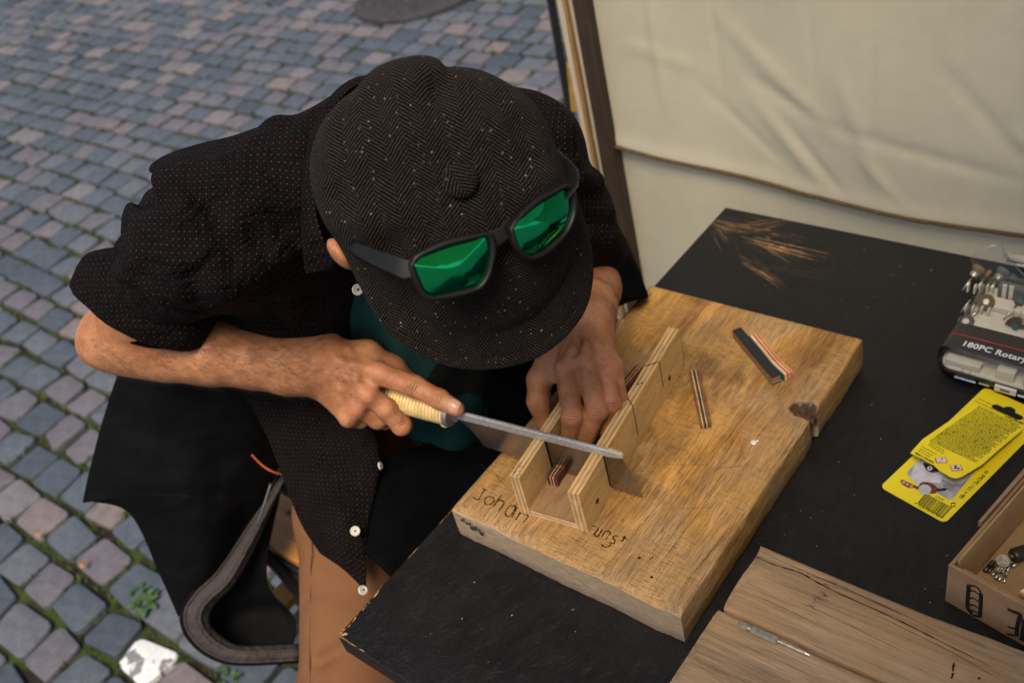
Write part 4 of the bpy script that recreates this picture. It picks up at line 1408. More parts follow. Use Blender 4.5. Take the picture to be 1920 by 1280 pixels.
# inner lining flaps: the doubled side wall leaning inwards and the folded corner
wall('inner_flap', b3(.0078, CL - .02, 0), b3(.0058, CT + .004, 0), .004, CH + .0035, .0026, M_CARD_IN, -.02)
wall('inner_flap', b3(.012, CT + .0009, 0), b3(CW - .01, CT + .0009, 0), .004, CH - .0035, .0022, M_CARD_IN, .02)
fold = MB().prism([(0, 0), (.10, 0), (.098, .0045), (0.002, .0030)], b3(-.004, .060, CH - .003), bdy, bdx, GZ, -.003, .0060)
fold.build('torn_flap', M_CARD, cb, bevel=.0008)
# marker drawings on the front
MK = []
FN = -bdy
def fz(px, py):
    # point on the front wall plane under a picture position
    d = ray(px, py)
    k = np.dot(bA - CAM, FN) / np.dot(d, FN)
    p = CAM + d * k
    return np.array([np.dot(p - bA, bdx), p[2] - T])
zz_ = lambda X, Y: (1480 + X / 4.364, 1000 + Y / 4.364)
def mark(pts, wd):
    P = catmull([fz(*zz_(*p)) for p in pts], 6) if len(pts) > 2 else np.array([fz(*zz_(*p)) for p in pts])
    MB().ribbon(P, wd, bA, bdx, GZ, FN, .0003 + .00004 * len(MK)).build('marker_stroke', M_INK, cb, fix=False)
    MK.append(1)
mark([(1470, 425), (1462, 520), (1462, 610), (1500, 645)], .0042)
mark([(1570, 490), (1568, 560), (1562, 670)], .0040)
mark([(1452, 420), (1510, 425), (1550, 450), (1575, 495)], .0022)
mark([(1470, 625), (1500, 660), (1540, 672), (1570, 672)], .0030)
for yy in (470, 530, 585, 630):
    mark([(1475, yy - 5), (1510, yy - 5), (1545, yy + 18), (1566, yy + 32)], .0019)
mark([(1788, 612), (1830, 632), (1890, 655), (1885, 690), (1868, 760), (1862, 830)], .0040)
mark([(1790, 755), (1830, 768), (1868, 772)], .0022)
mark([(1780, 812), (1820, 822), (1862, 828)], .0024)
mark([(1925, 700), (1915, 780), (1905, 870)], .0040)
mark([(1880, 850), (1905, 862), (1930, 870)], .0030)

M_BITD = plain('dark_drill_steel', (.10, .09, .08), .35, .5, .8, .4, 300)
M_BITL = plain('bright_drill_steel', (.55, .50, .42), .3, .5, .9, .3, 300)
ZI = T + .0038
def drill(px0, py0, px1, py1, r, mat, label, flute=True, zo=0.0):
    a, b = at(px0, py0, ZI + r + zo), at(px1, py1, ZI + r + zo)
    root = thing('drill_bit', (*((a + b) / 2)[:2], ZI), label, 'drill bit', 'drill bits in the cardboard box')
    MB().tube([a, a + (b - a) * .45], r, 10).build('shank', mat, root, smooth=True)
    n = 26
    m_ = MB()
    d = nrm(b - a); u = nrm(np.cross(d, [0, 0, 1])); w_ = np.cross(d, u)
    rows = []
    for i in range(n + 1):
        t = i / n
        c_ = a + (b - a) * (.45 + .55 * t)
        ph = t * 10
        rr = r * (1 if t < .93 else (1 - (t - .93) / .075))
        rows.append([c_ + (u * math.cos(k * math.pi / 4 + ph) + w_ * math.sin(k * math.pi / 4 + ph)) * rr * (1.0 if k % 4 < 2 else .62) for k in range(8)])
    m_.grid(np.array(rows), closed_v=True).build('flute', mat, root, smooth=False)
    return root
dl = [((1868, 1085), (1915, 1028), .0018, M_BITD, 'long dark drill bit lying across the fan of bits'), ((1846, 1070), (1864, 1050), .0022, M_BITD, 'thick dark drill bit at the left end of the fan'),
      ((1853, 1072), (1872, 1052), .0018, M_BITD, 'second dark drill bit from the left in the fan'), ((1860, 1078), (1876, 1062), .0015, M_BITL, 'slim bright bit left in the fan'),
      ((1866, 1084), (1882, 1060), .0015, M_BITL, 'bright drill bit in the middle of the fan'), ((1873, 1088), (1888, 1058), .0014, M_BITL, 'bright drill bit right of the middle of the fan'),
      ((1882, 1092), (1893, 1062), .0014, M_BITL, 'bright drill bit at the right end of the fan'), ((1898, 1062), (1925, 1042), .0018, M_BITL, 'twisted bright drill bit lying beside the dark round tool head'), ((1888, 1070), (1906, 1040), .0012, M_BITL, 'thin twisted bit leaning behind the metal disc')]
for k, (p, q, r, mt, lb) in enumerate(dl):
    drill(*p, *q, r, mt, lb, True, .0008 * (k % 3))
dc = at(1881, 1051, ZI + .007)
dsk = MB().lathe([(-.0006, .0064), (.0006, .0064)], dc, nrm(np.array([.25, -.35, 1])), 22).build('metal_disc', plain('mottled_disc', (.38, .33, .25), .6, .5, .3, .5, 350, .4), loc=dc)
tag(dsk, 'small round mottled metal disc lying on the fan of drill bits', 'disc')
dh = at(1912, 1038, ZI + .008)
tg = thing('tool_head', dh, 'dark knurled round tool head lying in the cardboard box', 'tool head')
ax_ = nrm(bdx * -.4 - bdy * .8 + GZ * .1)
MB().lathe([(-.009, .006), (-.008, .0075), (.006, .0075), (.008, .0062), (.009, .0045)], dh, ax_, 16).build('barrel', plain('blackened_steel', (.05, .045, .04), .4, .5, .6), tg)
MB().lathe([(.0091, .003), (.0096, .003)], dh, ax_, 10).lathe([(.0097, .0012), (.0099, .0012)], dh, ax_, 8).build('socket', M_BITL, tg)
pl = at(1912, 1108, T + .020)
pc = thing('white_cutter', (pl[0], pl[1], ZI), 'white and cream plastic cutter corner poking up at the front of the cardboard box', 'cutter')
MB().prism([(0, 0), (.05, -.004), (.05, .012), (.003, .009)], pl - GZ * .0, bdx, bdy, GZ, -.002, .0015).build('body', plain('white_plastic', (.75, .73, .68), .35), pc, bevel=.0006)
MB().prism([(0, -.0015), (.05, -.0055), (.05, -.0042), (0, -.0002)], pl - GZ * .0, bdx, bdy, GZ, -.0030, -.0005).build('stripe', plain('brass_yellow', (.55, .36, .10), .4), pc)
MB().prism([(.002, .002), (.05, .0), (.05, .010), (.004, .008)], pl, bdx, bdy, GZ, -.0164, -.0021).build('foot', plain('cream_plastic', (.5, .42, .3), .5), pc)

# ---- box of rotary tool accessories
KB = at(1751, 703, T)
kX = nrm(at(1920, 742, T + .008) - at(1748, 692, T + .008)); kX = nrm(np.array([kX[0], kX[1], 0]))
kY = np.array([-kX[1], kX[0], 0])
KW, KD = .31, .170
k3 = lambda u, v_, z: KB + kX * u + kY * v_ + GZ * z
kit = thing('accessory_case', KB + kX * .15 + kY * .08, 'clear lidded case of rotary tool accessories with a black printed band', 'accessory case')
M_KBLACK = plain('black_plastic', (.012, .012, .013), .3, .5)
M_KWHITE = plain('cream_tray', (.62, .57, .48), .5, .4, 0, .06)
def shell(name, prof, mat, bottom=False):
    """rounded rectangle rings: prof = [(inset, z, corner)]"""
    rings = []
    for ins, z, r in prof:
        rings.append([k3(a, b, z) for a, b in rounded(ins, ins, KW - ins, KD - ins, r, 6)])
    m_ = MB().grid(np.array(rings), closed_v=True)
    n_ = len(rings[0])
    if bottom:
        m_.f.append(tuple(range(n_ - 1, -1, -1)))
    m_.f.append(tuple((len(rings) - 1) * n_ + k for k in range(n_)))
    return m_.build(name, mat, kit, smooth=True)
o_ = shell('base', [(.010, .0005, .010), (.004, .003, .014), (.0005, .009, .016), (0, .0135, .016), (.003, .0138, .016)], M_KBLACK, True)
o_.modifiers.new('edges', 'EDGE_SPLIT').split_angle = math.radians(50)
shell('tray', [(.0035, .0140, .014), (.0035, .0185, .014), (.006, .0190, .012)], M_KWHITE)
# clear lid: its far left part rises to a pointed grip corner
lid_prof = [(.001, .0140, .016), (.0012, .028, .016), (.003, .038, .016), (.008, .0440, .015), (.016, .0465, .012), (.03, .0470, .008)]
lid = shell('lid', lid_prof, M_CLEAR)
gp_ = MB()
A_, B_, C_, D_ = k3(.004, KD - .030, .040), at(1872, 458, T + .060), at(1884, 488, T + .050), at(1940, 500, T + .045)
gp_.tube(catmull([k3(.0015, KD - .055, .036), A_, at(1822, 482, T + .050), B_, at(1880, 466, T + .058), C_, at(1895, 494, T + .047), D_], 6), .0011, 7)
gp_.build('grip_rim', M_CLEAR, kit, smooth=True)
gw = MB()
R0_ = catmull([A_, at(1822, 482, T + .050), B_, at(1880, 466, T + .058), C_], 6)
R1_ = np.array([k3(.006 + .06 * i / (len(R0_) - 1), KD - .012, .042) for i in range(len(R0_))])
gw.grid(np.stack([R0_, R1_], 0)).build('grip_web', M_CLEAR, kit, smooth=True)
# handle bar at the far right
MB().tube([at(1890, 482, T + .03), at(1960, 497, T + .03)], .006, 10).build('handle', plain('handle_grey', (.35, .34, .32), .4), kit, smooth=True)
# black band printed round the lid
def band(v0, v1, name, mat, lift):
    rows = []
    # path across the lid from the left wall over the rounded shoulder to the right
    sec = [(-.0004, .016), (-.0004, .028), (.0014, .037), (.0065, .0432), (.0150, .0459), (.03, .0468), (.1, .0471), (.2, .0471), (.29, .0468)]
    sec = [(a - lift * .6, z + lift) for a, z in sec]
    for v_ in np.linspace(v0, v1, 9):
        # the near edge of the lid also rolls down
        zl = np.interp(v_, [.0012, .003, .008, .016, .03], [.028, .038, .0440, .0465, .0470]) + lift
        rows.append([k3(a + .0, v_, min(z, zl)) for a, z in catmull([(a, z) for a, z in sec], 4)])
    return MB().grid(np.array(rows)).build(name, mat, kit, smooth=True, fix=False)
M_BAND = plain('band_black', (.022, .020, .018), .35, .5, 0, .1)
bandp = band(.0075, .052, 'printed_band', M_BAND, .0005)
band(.0290, .0304, 'red_line', plain('red_line_print', (.45, .03, .03), .4), .0009)
p_t = at(1797, 655, T + .0465)
p_t = k3(float((p_t - KB) @ kX), .0125, .0474)
tX = nrm(kX * 1.0)
vs, fs = text_mesh('180PC Rotary Tool', .0128, p_t, tX, kY, GZ, 0.0, .00035, 1.06)
vs = [p_t + tX * np.dot(v - p_t, tX) * .92 + kY * np.dot(v - p_t, kY) for v in vs]
MB().add(vs, fs).build('lettering', M_WHITE, kit, fix=False)
# hinges and catches along the near edge
for u, wd in ((.026, .022), (.097, .022), (.18, .022)):
    MB().box(k3(u + wd / 2, -.0015, .0115), (wd, .004, .0055), kX, kY, GZ).box(k3(u + wd * .3, -.0005, .018), (.0025, .003, .010), kX, kY, GZ).box(k3(u + wd * .7, -.0005, .018), (.0025, .003, .010), kX, kY, GZ).build('hinge', M_CLEAR, kit, bevel=.0006)
    MB().tube([k3(u - .001, -.0022, .0095), k3(u + wd + .001, -.0022, .0095)], .0016, 8).build('hinge_pin', plain('pin_steel', (.6, .6, .6), .25, .5, .9), kit)
for u, wd in ((.070, .024), (.150, .024)):
    cq = MB().box(k3(u + wd / 2, -.0018, .0112), (wd, .004, .0085), kX, kY, GZ).build('catch', M_KWHITE, kit, bevel=.0009)
    MB().box(k3(u + wd / 2, -.0040, .0118), (wd * .45, .0006, .003), kX, kY, GZ).build('catch_window', plain('catch_dark', (.12, .09, .06), .5), cq)
for u in (.052, .128, .21):
    MB().box(k3(u + .006, -.0004, .0085), (.012, .0012, .0018), kX, kY, GZ).build('vent_slot', plain('slot_cream', (.45, .36, .22), .5), kit)
# tray compartments and the tools standing in it
def tool(px, py, z, kind, ln, label, tilt=(0.0, .55)):
    c = at(px, py, T + z)
    d = nrm(kX * (.28 + tilt[0]) + kY * .80 + GZ * tilt[1])
    root = thing('rotary_bit', c - d * ln, label, 'rotary bit', 'rotary tool bits in the clear case')
    MB().tube([c - d * ln, c], .0014, 10).build('shank', M_BITL, root, smooth=True)
    if kind == 'cup':
        MB().lathe([(-.001, .0030), (.000, .0052), (.004, .0060), (.006, .0056)], c, d, 18).build('ferrule', M_BITL, root)
        MB().lathe([(.006, .0052), (.010, .0082), (.013, .0088), (.015, .0080)], c, d, 22).build('bristles', plain('bronze_bristle', (.20, .13, .06), .8, .3, 0, .5, 700, .8), root)
    elif kind == 'cupgrey':
        MB().lathe([(-.001, .0030), (.000, .0052), (.004, .0060), (.006, .0056)], c, d, 18).build('ferrule', M_BITL, root)
        MB().lathe([(.006, .0052), (.010, .0080), (.013, .0086), (.015, .0080)], c, d, 22).build('bristles', plain('grey_bristle', (.13, .12, .11), .8, .3, 0, .5, 700, .8), root)
    elif kind == 'wheel':
        ax_ = nrm(GZ * .8 - kY * .45 + kX * .1)
        MB().lathe([(-.0012, .0102), (.0012, .0102)], c, ax_, 28).build('brush_wheel', plain('brown_bristle', (.10, .07, .04), .9, .3, 0, .5, 700, .8), root)
        MB().lathe([(-.0018, .0042), (.0018, .0042), (.0022, .003)], c, ax_, 14).build('hub', M_BITL, root)
    elif kind == 'disc':
        ax_ = nrm(GZ * .9 - kY * .3)
        MB().lathe([(-.0009, .0098), (.0009, .0098)], c, ax_, 28).build('brush_wheel', plain('grey_disc', (.06, .06, .065), .7, .3, 0, .4, 500, .6), root)
        MB().lathe([(-.0014, .004), (.0016, .004)], c, ax_, 14).build('hub', M_KWHITE, root)
    elif kind == 'stone':
        MB().lathe([(0, .0048), (.001, .0056), (.006, .0056), (.007, .0046)], c, d, 16).build('stone', plain('green_stone', (.05, .085, .07), .9), root)
    elif kind == 'flap':
        for k in range(14):
            a = k / 13 * math.pi * .9 + .2
            q = c + kX * .013 * math.cos(a) + (kY * .5 + GZ * .6) * .013 * math.sin(a)
            MB().box((c + q) / 2, (.0128, .0007, .010), nrm(q - c), nrm(np.cross(nrm(q - c), nrm(kY * .8 - GZ * .5))), nrm(kY * .8 - GZ * .5)).build('flap', plain('abrasive_brown', (.07, .05, .04), .9), root)
        MB().lathe([(-.006, .004), (.006, .004)], c, nrm(kY * .8 - GZ * .5), 12).build('hub', plain('blue_hub', (.01, .06, .10), .5), root)
    elif kind == 'soft':
        MB().lathe([(0, .0016), (.002, .0032), (.008, .0026), (.011, .0008)], c, d, 12).build('bristles', plain('red_bristle', (.22, .09, .04), .8), root)
    return root
tool(1824, 519, .030, 'cup', .022, 'bronze wire cup brush at the far left inside the clear case')
tool(1870, 524, .030, 'cupgrey', .022, 'grey wire cup brush next to the bronze cup brush in the clear case')
tool(1848, 519, .028, 'soft', .024, 'small red end brush between the two cup brushes in the clear case')
tool(1896, 525, .028, 'stone', .024, 'dark pointed bit right of the grey cup brush in the clear case')
tool(1849, 566, .030, 'wheel', .034, 'brown round wire wheel on a shank in the middle of the clear case', (.0, .30))
tool(1811, 603, .026, 'disc', .001, 'dark grey disc brush lying just behind the black band')
tool(1820, 562, .026, 'plain', .020, 'bare steel mandrel above the dark grey disc in the clear case')
tool(1908, 570, .030, 'stone', .028, 'green grinding stone on a shank at the right edge of the picture', (.0, .4))
tool(1906, 612, .028, 'flap', .01, 'brown abrasive flap wheel at the right edge behind the black band')
for px, py in ((1822, 540), (1845, 540), (1868, 545), (1892, 548)):
    c = at(px, py, T + .026)
    for s in (-1, 1):
        MB().box(c + kX * .0042 * s, (.0022, .007, .012), kX, kY, GZ).build('tool_clip', M_KWHITE, kit, bevel=.0005)
for px, py in ((1818, 580), (1847, 585), (1905, 590)):
    c = at(px, py, T + .026)
    for s in (-1, 1):
        MB().box(c + kX * .004 * s, (.002, .008, .013), kX, kY, GZ).build('tool_clip', M_KWHITE, kit, bevel=.0005)
tr3 = MB()
tr3.box(k3(.075, .128, .0235), (.120, .020, .008), kX, kY, GZ)
tr3.box(k3(.068, .088, .0230), (.105, .022, .007), kX, kY, GZ)
tr3.build('tray_step', M_KWHITE, kit, bevel=.001)
tr4 = MB()
for u, wd, z in ((.030, .040, .028), (.078, .020, .033), (.105, .016, .033), (.13, .010, .030)):
    tr4.box(k3(u, .0100, .019 + (z - .019) / 2), (wd, .012, z - .019), kX, kY, GZ)
tr4.build('tray_divider', M_KWHITE, kit, bevel=.0008)
MB().lathe([(0, .013), (.010, .013), (.0105, .011)], k3(.155, .020, .0195), GZ, 24).build('cutting_disc_stack', plain('disc_brown', (.045, .035, .03), .8), kit)
MB().box(k3(.045, KD - .020, .030), (.050, .012, .020), kX, kY, GZ).build('tool_block', plain('slate_block', (.09, .10, .11), .6), kit, bevel=.001)
for u in (.028, .036):
    MB().box(k3(u, KD - .0265, .032), (.005, .003, .024), kX, kY, GZ).build('tray_peg', M_KWHITE, kit, bevel=.0005)

# ================================================================== ROUNDED FORMS: distance field -> one continuous mesh
class Field:
    def __init__(self, k=.012):
        self.p, self.k = [], k
    def cap(self, a, b, ra, rb=None, k=None, sub=False, squash=None):
        self.p.append(('c', np.asarray(a, float), np.asarray(b, float), ra, ra if rb is None else rb, k or self.k, sub, squash))
        return self
    def chain(self, pts, rs, k=None):
        for i in range(len(pts) - 1):
            self.cap(pts[i], pts[i + 1], rs[i], rs[i + 1], k)
        return self
    def ball(self, c, r, k=None, sub=False):
        return self.cap(c, np.asarray(c, float) + 1e-6, r, r, k, sub)
    def ell(self, c, rad, axes, k=None, sub=False):
        self.p.append(('e', np.asarray(c, float), np.asarray(rad, float), np.asarray(axes, float), 0, k or self.k, sub, None))
        return self
    def one(self, q, P):
        if q[0] == 'c':
            _, a, b, ra, rb, k, sub, sq = q
            ab = b - a
            pa = P - a
            t = np.clip((pa @ ab) / max(ab @ ab, 1e-12), 0, 1)
            d = pa - t[:, None] * ab
            if sq is not None:            # flatten along an axis
                ax, f = sq
                d = d + np.outer(d @ ax, ax) * (f - 1)
            return np.sqrt((d * d).sum(1)) - (ra + (rb - ra) * t)
        _, c, rad, axes, _, k, sub, _ = q
        l = ((P - c) @ axes.T) / rad
        n = np.sqrt((l * l).sum(1)) + 1e-9
        return (n - 1) * rad.min() * (.55 + .45 * n / (n + 1e-9))
    def bound(self, q):
        if q[0] == 'c':
            return (q[1] + q[2]) / 2, np.linalg.norm(q[2] - q[1]) / 2 + max(q[3], q[4])
        return q[1], float(q[2].max())
    def box(self, pad):
        lo, hi = np.full(3, 1e9), np.full(3, -1e9)
        for q in self.p:
            if q[6]: continue
            c, r = self.bound(q)
            lo, hi = np.minimum(lo, c - r), np.maximum(hi, c + r)
        return lo - pad, hi + pad
    def ev(self, P, C=None, R=None):
        """P: points; C,R: centre/radius of the block for culling (all of P inside)"""
        D = np.full(len(P), 1.0)
        for q in self.p:
            k = q[5]
            d = self.one(q, P)
            if q[6]:
                h = np.maximum(k - np.abs(D + d), 0) / k
                D = np.maximum(D, -d) + h * h * k * .25
            else:
                h = np.maximum(k - np.abs(D - d), 0) / k
                D = np.minimum(D, d) - h * h * k * .25
        return D
    def mesh(self, h, warp=None):
        """sparse surface nets"""
        lo, hi = self.box(4 * h)
        B = 8
        H = B * h
        n = np.ceil((hi - lo) / H).astype(int)
        g = np.stack(np.meshgrid(*[np.arange(k) for k in n], indexing='ij'), -1).reshape(-1, 3)
        cen = lo + (g + .5) * H
        d = np.concatenate([self.ev(cen[i:i + 60000]) for i in range(0, len(cen), 60000)])
        g = g[np.abs(d) < H * 1.05 + (.004 if warp else 0)]
        off = np.stack(np.meshgrid(*[np.arange(B + 1)] * 3, indexing='ij'), -1).reshape(-1, 3)
        bounds_ = [self.bound(q) for q in self.p]
        vals = np.empty((len(g), (B + 1) ** 3), np.float32)
        step = 64
        # neighbouring blocks are processed together so that far primitives can be skipped
        order = np.lexsort((g[:, 2] // 4, g[:, 1] // 4, g[:, 0] // 4))
        g = g[order]
        for i in range(0, len(g), step):
            gi = g[i:i + step]
            P = (lo + (gi[:, None, :] * B + off[None]) * h).reshape(-1, 3)
            pl, ph = P.min(0), P.max(0)
            c0, r0 = (pl + ph) / 2, np.linalg.norm(ph - pl) / 2
            keep = [q for q, (c, r) in zip(self.p, bounds_) if np.linalg.norm(c - c0) < r0 + r + q[5] * 1.5 + .03]
            f = Field(self.k)
            f.p = keep
            v = f.ev(P)
            if warp is not None:
                v = v + warp(P)
            vals[i:i + step] = v.reshape(len(gi), -1)
        V = vals.reshape(-1, B + 1, B + 1, B + 1)
        S = V < 0
        cnt = sum(S[:, a:a + B, b:b + B, c:c + B].astype(np.int8) for a in (0, 1) for b in (0, 1) for c in (0, 1))
        act = (cnt > 0) & (cnt < 8)
        bi, ci, cj, ck_ = np.nonzero(act)
        acc = np.zeros((len(bi), 3)); num = np.zeros(len(bi))
        cor = [(a, b, c) for a in (0, 1) for b in (0, 1) for c in (0, 1)]
        for p in cor:
            for ax in range(3):
                if p[ax]: continue
                q = list(p); q[ax] = 1
                v0 = V[bi, ci + p[0], cj + p[1], ck_ + p[2]]; v1 = V[bi, ci + q[0], cj + q[1], ck_ + q[2]]
                m = (v0 < 0) != (v1 < 0)
                t = np.where(m, v0 / np.where(m, v0 - v1, 1), 0)
                pos = np.tile(np.array(p, float), (len(bi), 1))
                pos[:, ax] += t
                acc += pos * m[:, None]; num += m
        cell = g[bi] * B + np.stack([ci, cj, ck_], 1)
        verts = lo + (cell + acc / num[:, None]) * h
        N = (n * B + 2).astype(np.int64)
        key = (cell[:, 0].astype(np.int64) * N[1] + cell[:, 1]) * N[2] + cell[:, 2]
        so = np.argsort(key)
        sk = key[so]
        def find(c):
            k = (c[:, 0].astype(np.int64) * N[1] + c[:, 1]) * N[2] + c[:, 2]
            i = np.clip(np.searchsorted(sk, k), 0, len(sk) - 1)
            return np.where(sk[i] == k, so[i], -1)
        faces = []
        for ax in range(3):
            sl0 = [slice(None)] + [slice(0, B)] * 3
            sl1 = list(sl0); sl1[ax + 1] = slice(1, B + 1)
            a, b = S[tuple(sl0)], S[tuple(sl1)]
            e = np.nonzero(a != b)
            c = g[e[0]] * B + np.stack(e[1:], 1)
            flip = a[e]
            u, w_ = (ax + 1) % 3, (ax + 2) % 3
            du = np.zeros(3, int); du[u] = 1
            dw = np.zeros(3, int); dw[w_] = 1
            q = np.stack([find(c - du - dw), find(c - dw), find(c), find(c - du)], 1)
            ok = (q >= 0).all(1)
            q, fl_ = q[ok], flip[ok]
            q[~fl_] = q[~fl_][:, ::-1]
            faces.append(q)
        return verts, np.concatenate(faces)
def np_mesh(name, verts, faces):
    me = bpy.data.meshes.new(name)
    nf = len(faces)
    me.vertices.add(len(verts))
    me.vertices.foreach_set('co', np.asarray(verts, np.float32).ravel())
    me.loops.add(nf * 4)
    me.loops.foreach_set('vertex_index', np.asarray(faces, np.int32).ravel())
    me.polygons.add(nf)
    me.polygons.foreach_set('loop_start', np.arange(0, nf * 4, 4, dtype=np.int32))
    me.update(calc_edges=True)
    me.validate()
    return me
def vnoise(P, sc, seed=0, oct=2):
    """cheap smooth 3-D noise from a few rotated sine products"""
    r = np.random.default_rng(seed)
    out = np.zeros(len(P))
    for o in range(oct):
        for _ in range(4):
            d = r.normal(0, 1, 3); d /= np.linalg.norm(d)
            e = r.normal(0, 1, 3); e /= np.linalg.norm(e)
            out += np.sin(P @ d * sc * 2 ** o + r.uniform(0, 6.3)) * np.cos(P @ e * sc * 1.3 * 2 ** o + r.uniform(0, 6.3)) / 2 ** o
    return out / 4

# ================================================================== THE MAN
D3 = deep
RSh, REl = D3(395, 432, 1.02), D3(216, 632, 1.168)
LSh, LEl = D3(985, 288, 1.14), D3(1112, 512, 1.38)
NECK = D3(740, 268, 1.02)
PELV = np.array([-.44, .16, T - .165])
HEAD = D3(822, 400, .862)
hU = nrm(CR @ np.array([.06, -.02, 1.0]))                       # out of the crown of the head
hF = CR @ np.array([.36, -.92, -.08]); hF = nrm(hF - hU * (hF @ hU))   # the way the face points
hR = np.cross(hF, hU)                                            # his right ... left axis
HA = np.array([hR, hF, hU])
person = thing('person', (PELV[0], PELV[1], 0), 'man in a speckled flat cap and black dotted shirt bent over the saw', 'person')
def mat_skin():
    m = Mat('skin', .52, .35)
    v = m.obj()
    n = m.noise(v, 26, 4, .6)
    f = m.noise(v, 420, 3, .7)
    c = m.ramp(n, [(.3, (.28, .108, .046)), (.5, (.40, .175, .083)), (.7, (.49, .235, .125))])
    red = m.ramp(m.attr('flush'), [(0.0, 0.0), (1.0, .4)])
    c = m.mix(red, c, (.46, .155, .10))
    c = m.mix(.35, c, m.ramp(f, [(.35, .72), (.6, 1.1)]), 'MULTIPLY')
    mott = m.noise(v, 75, 4, .7)
    c = m.mix(.55, c, m.ramp(mott, [(.32, (.70, .62, .58)), (.5, (1.0, 1.0, 1.0)), (.68, (1.14, 1.1, 1.05))]), 'MULTIPLY')
    por = m.voro(v, 330, 'F1')
    c = m.mix(.35, c, m.ramp(por, [(.10, .45), (.28, 1.0)]), 'MULTIPLY')
    m.col(c)
    m.p.inputs['Subsurface Weight'].default_value = .12
    m.p.inputs['Subsurface Radius'].default_value = (.008, .003, .0015)
    m.p.inputs['Subsurface Scale'].default_value = .6
    cells = m.voro(v, 900, 'F1')
    m.normal(m.bump(m.math('ADD', m.math('MULTIPLY', mott, 1.3), m.math('ADD', m.math('MULTIPLY', f, .25), m.math('MULTIPLY', cells, .2))), .55, .0014))
    return m.m
M_SKIN = mat_skin()
B = Field(.014)
# right arm
B.chain([RSh, REl], [.052, .038])
fa = [(216, 632, 1.168, .0355), (262, 641, 1.165, .0372), (318, 651, 1.163, .0368), (396, 661, 1.165, .0355), (482, 673, 1.169, .0325), (545, 681, 1.174, .0295), (590, 688, 1.178, .0275)]
for (a, b) in zip(fa[:-1], fa[1:]):
    B.cap(D3(*a[:3]), D3(*b[:3]), a[3], b[3], .02)
B.cap(D3(545, 664, 1.172), D3(600, 664, 1.176), .020, .018, .02)     # radial and ulnar sides of the wrist
B.cap(D3(545, 702, 1.176), D3(600, 706, 1.180), .021, .019, .02)
B.ball(D3(560, 712, 1.166), .0105, .012)
B.ball(D3(180, 650, 1.175), .017, .02)                              # point of the elbow
# back of the right hand
for a, b, ra, rb in [((592, 666, 1.174), (712, 700, 1.171), .0155, .0125), ((592, 682, 1.173), (690, 738, 1.173), .0155, .0125),
                     ((590, 698, 1.176), (672, 764, 1.182), .0145, .0115), ((588, 712, 1.181), (655, 783, 1.192), .0135, .0108),
                     ((600, 690, 1.188), (690, 728, 1.198), .018, .016), ((600, 700, 1.188), (668, 762, 1.200), .017, .014)]:
    B.cap(D3(*a), D3(*b), ra, rb, .012)
# thumb side and thumb under the handle
B.chain([D3(605, 664, 1.182), D3(690, 664, 1.190), D3(738, 688, 1.204), D3(792, 730, 1.232)], [.0160, .0145, .0120, .0085], .014)
# index finger along the top of the handle
def finger(pts, rs, k=.0028, knuckle=True):
    B.chain(pts, rs, k)
    if knuckle:
        for p, r in zip(pts[1:-1], rs[1:-1]):
            B.ball(p, r * 1.0, .004)
finger([D3(712, 700, 1.171), D3(777, 724, 1.160), D3(824, 748, 1.1495), D3(856, 766, 1.1440)], [.0134, .0126, .0114, .0096])
finger([D3(690, 738, 1.173), D3(724, 766, 1.180), D3(753, 797, 1.192), D3(757, 796, 1.214), D3(738, 776, 1.238)], [.0125, .0124, .0118, .0108, .0095])
finger([D3(672, 764, 1.182), D3(708, 786, 1.194), D3(722, 788, 1.212), D3(712, 776, 1.236)], [.0115, .0112, .0104, .0092])
finger([D3(655, 783, 1.190), D3(676, 786, 1.206), D3(690, 776, 1.228)], [.0110, .0100, .0086])
for p, r in [((712, 699, 1.163), .0080), ((689, 741, 1.163), .0088), ((669, 767, 1.172), .0080), ((652, 785, 1.181), .0075)]:
    B.ball(D3(*p), r, .012)
for pl, r in [([(610, 668, 1.1615), (660, 682, 1.1600), (706, 698, 1.1610)], .0022), ([(610, 682, 1.1600), (650, 708, 1.1580), (684, 736, 1.1610)], .0022),
              ([(606, 696, 1.1620), (640, 728, 1.1640), (665, 760, 1.1700)], .0020),
              ([(640, 676, 1.1585), (668, 712, 1.1580), (680, 722, 1.1600)], .0016), ([(655, 655, 1.172), (672, 690, 1.1600), (670, 706, 1.1590)], .0018),
              ([(520, 668, 1.147), (560, 672, 1.150), (600, 660, 1.158)], .0018), ([(330, 640, 1.1285), (400, 650, 1.1315), (470, 668, 1.1385), (520, 690, 1.147)], .0020),
              ([(380, 668, 1.1315), (440, 690, 1.139), (500, 700, 1.144)], .0016)]:
    P_ = [D3(*p) for p in pl]
    B.chain(P_, [r] * len(P_), .007)
# left arm and hand, holding the strip in the box
L3 = lambda px, py, z: at(px, py, T + z)
LWr = L3(1103, 604, .166)
B.chain([LSh, LEl], [.048, .034])
B.chain([LEl, LEl + (LWr - LEl) * .35, LEl + (LWr - LEl) * .75, LWr], [.034, .0350, .0300, .0262], .02)
B.cap(L3(1088, 618, .160), L3(1100, 600, .162), .018, .018, .02)
B.cap(L3(1118, 620, .158), L3(1114, 600, .160), .017, .017, .02)
for a, b, ra, rb in [((1084, 622, .163), (1061, 690, .152), .0150, .0125), ((1096, 616, .166), (1099, 675, .158), .0150, .0125), ((1108, 616, .163), (1131, 672, .151), .0140, .0118),
                     ((1117, 622, .156), (1149, 687, .139), .0125, .0108), ((1086, 630, .150), (1080, 690, .138), .018, .016), ((1108, 625, .148), (1125, 685, .132), .018, .015)]:
    B.cap(L3(*a), L3(*b), ra, rb, .012)
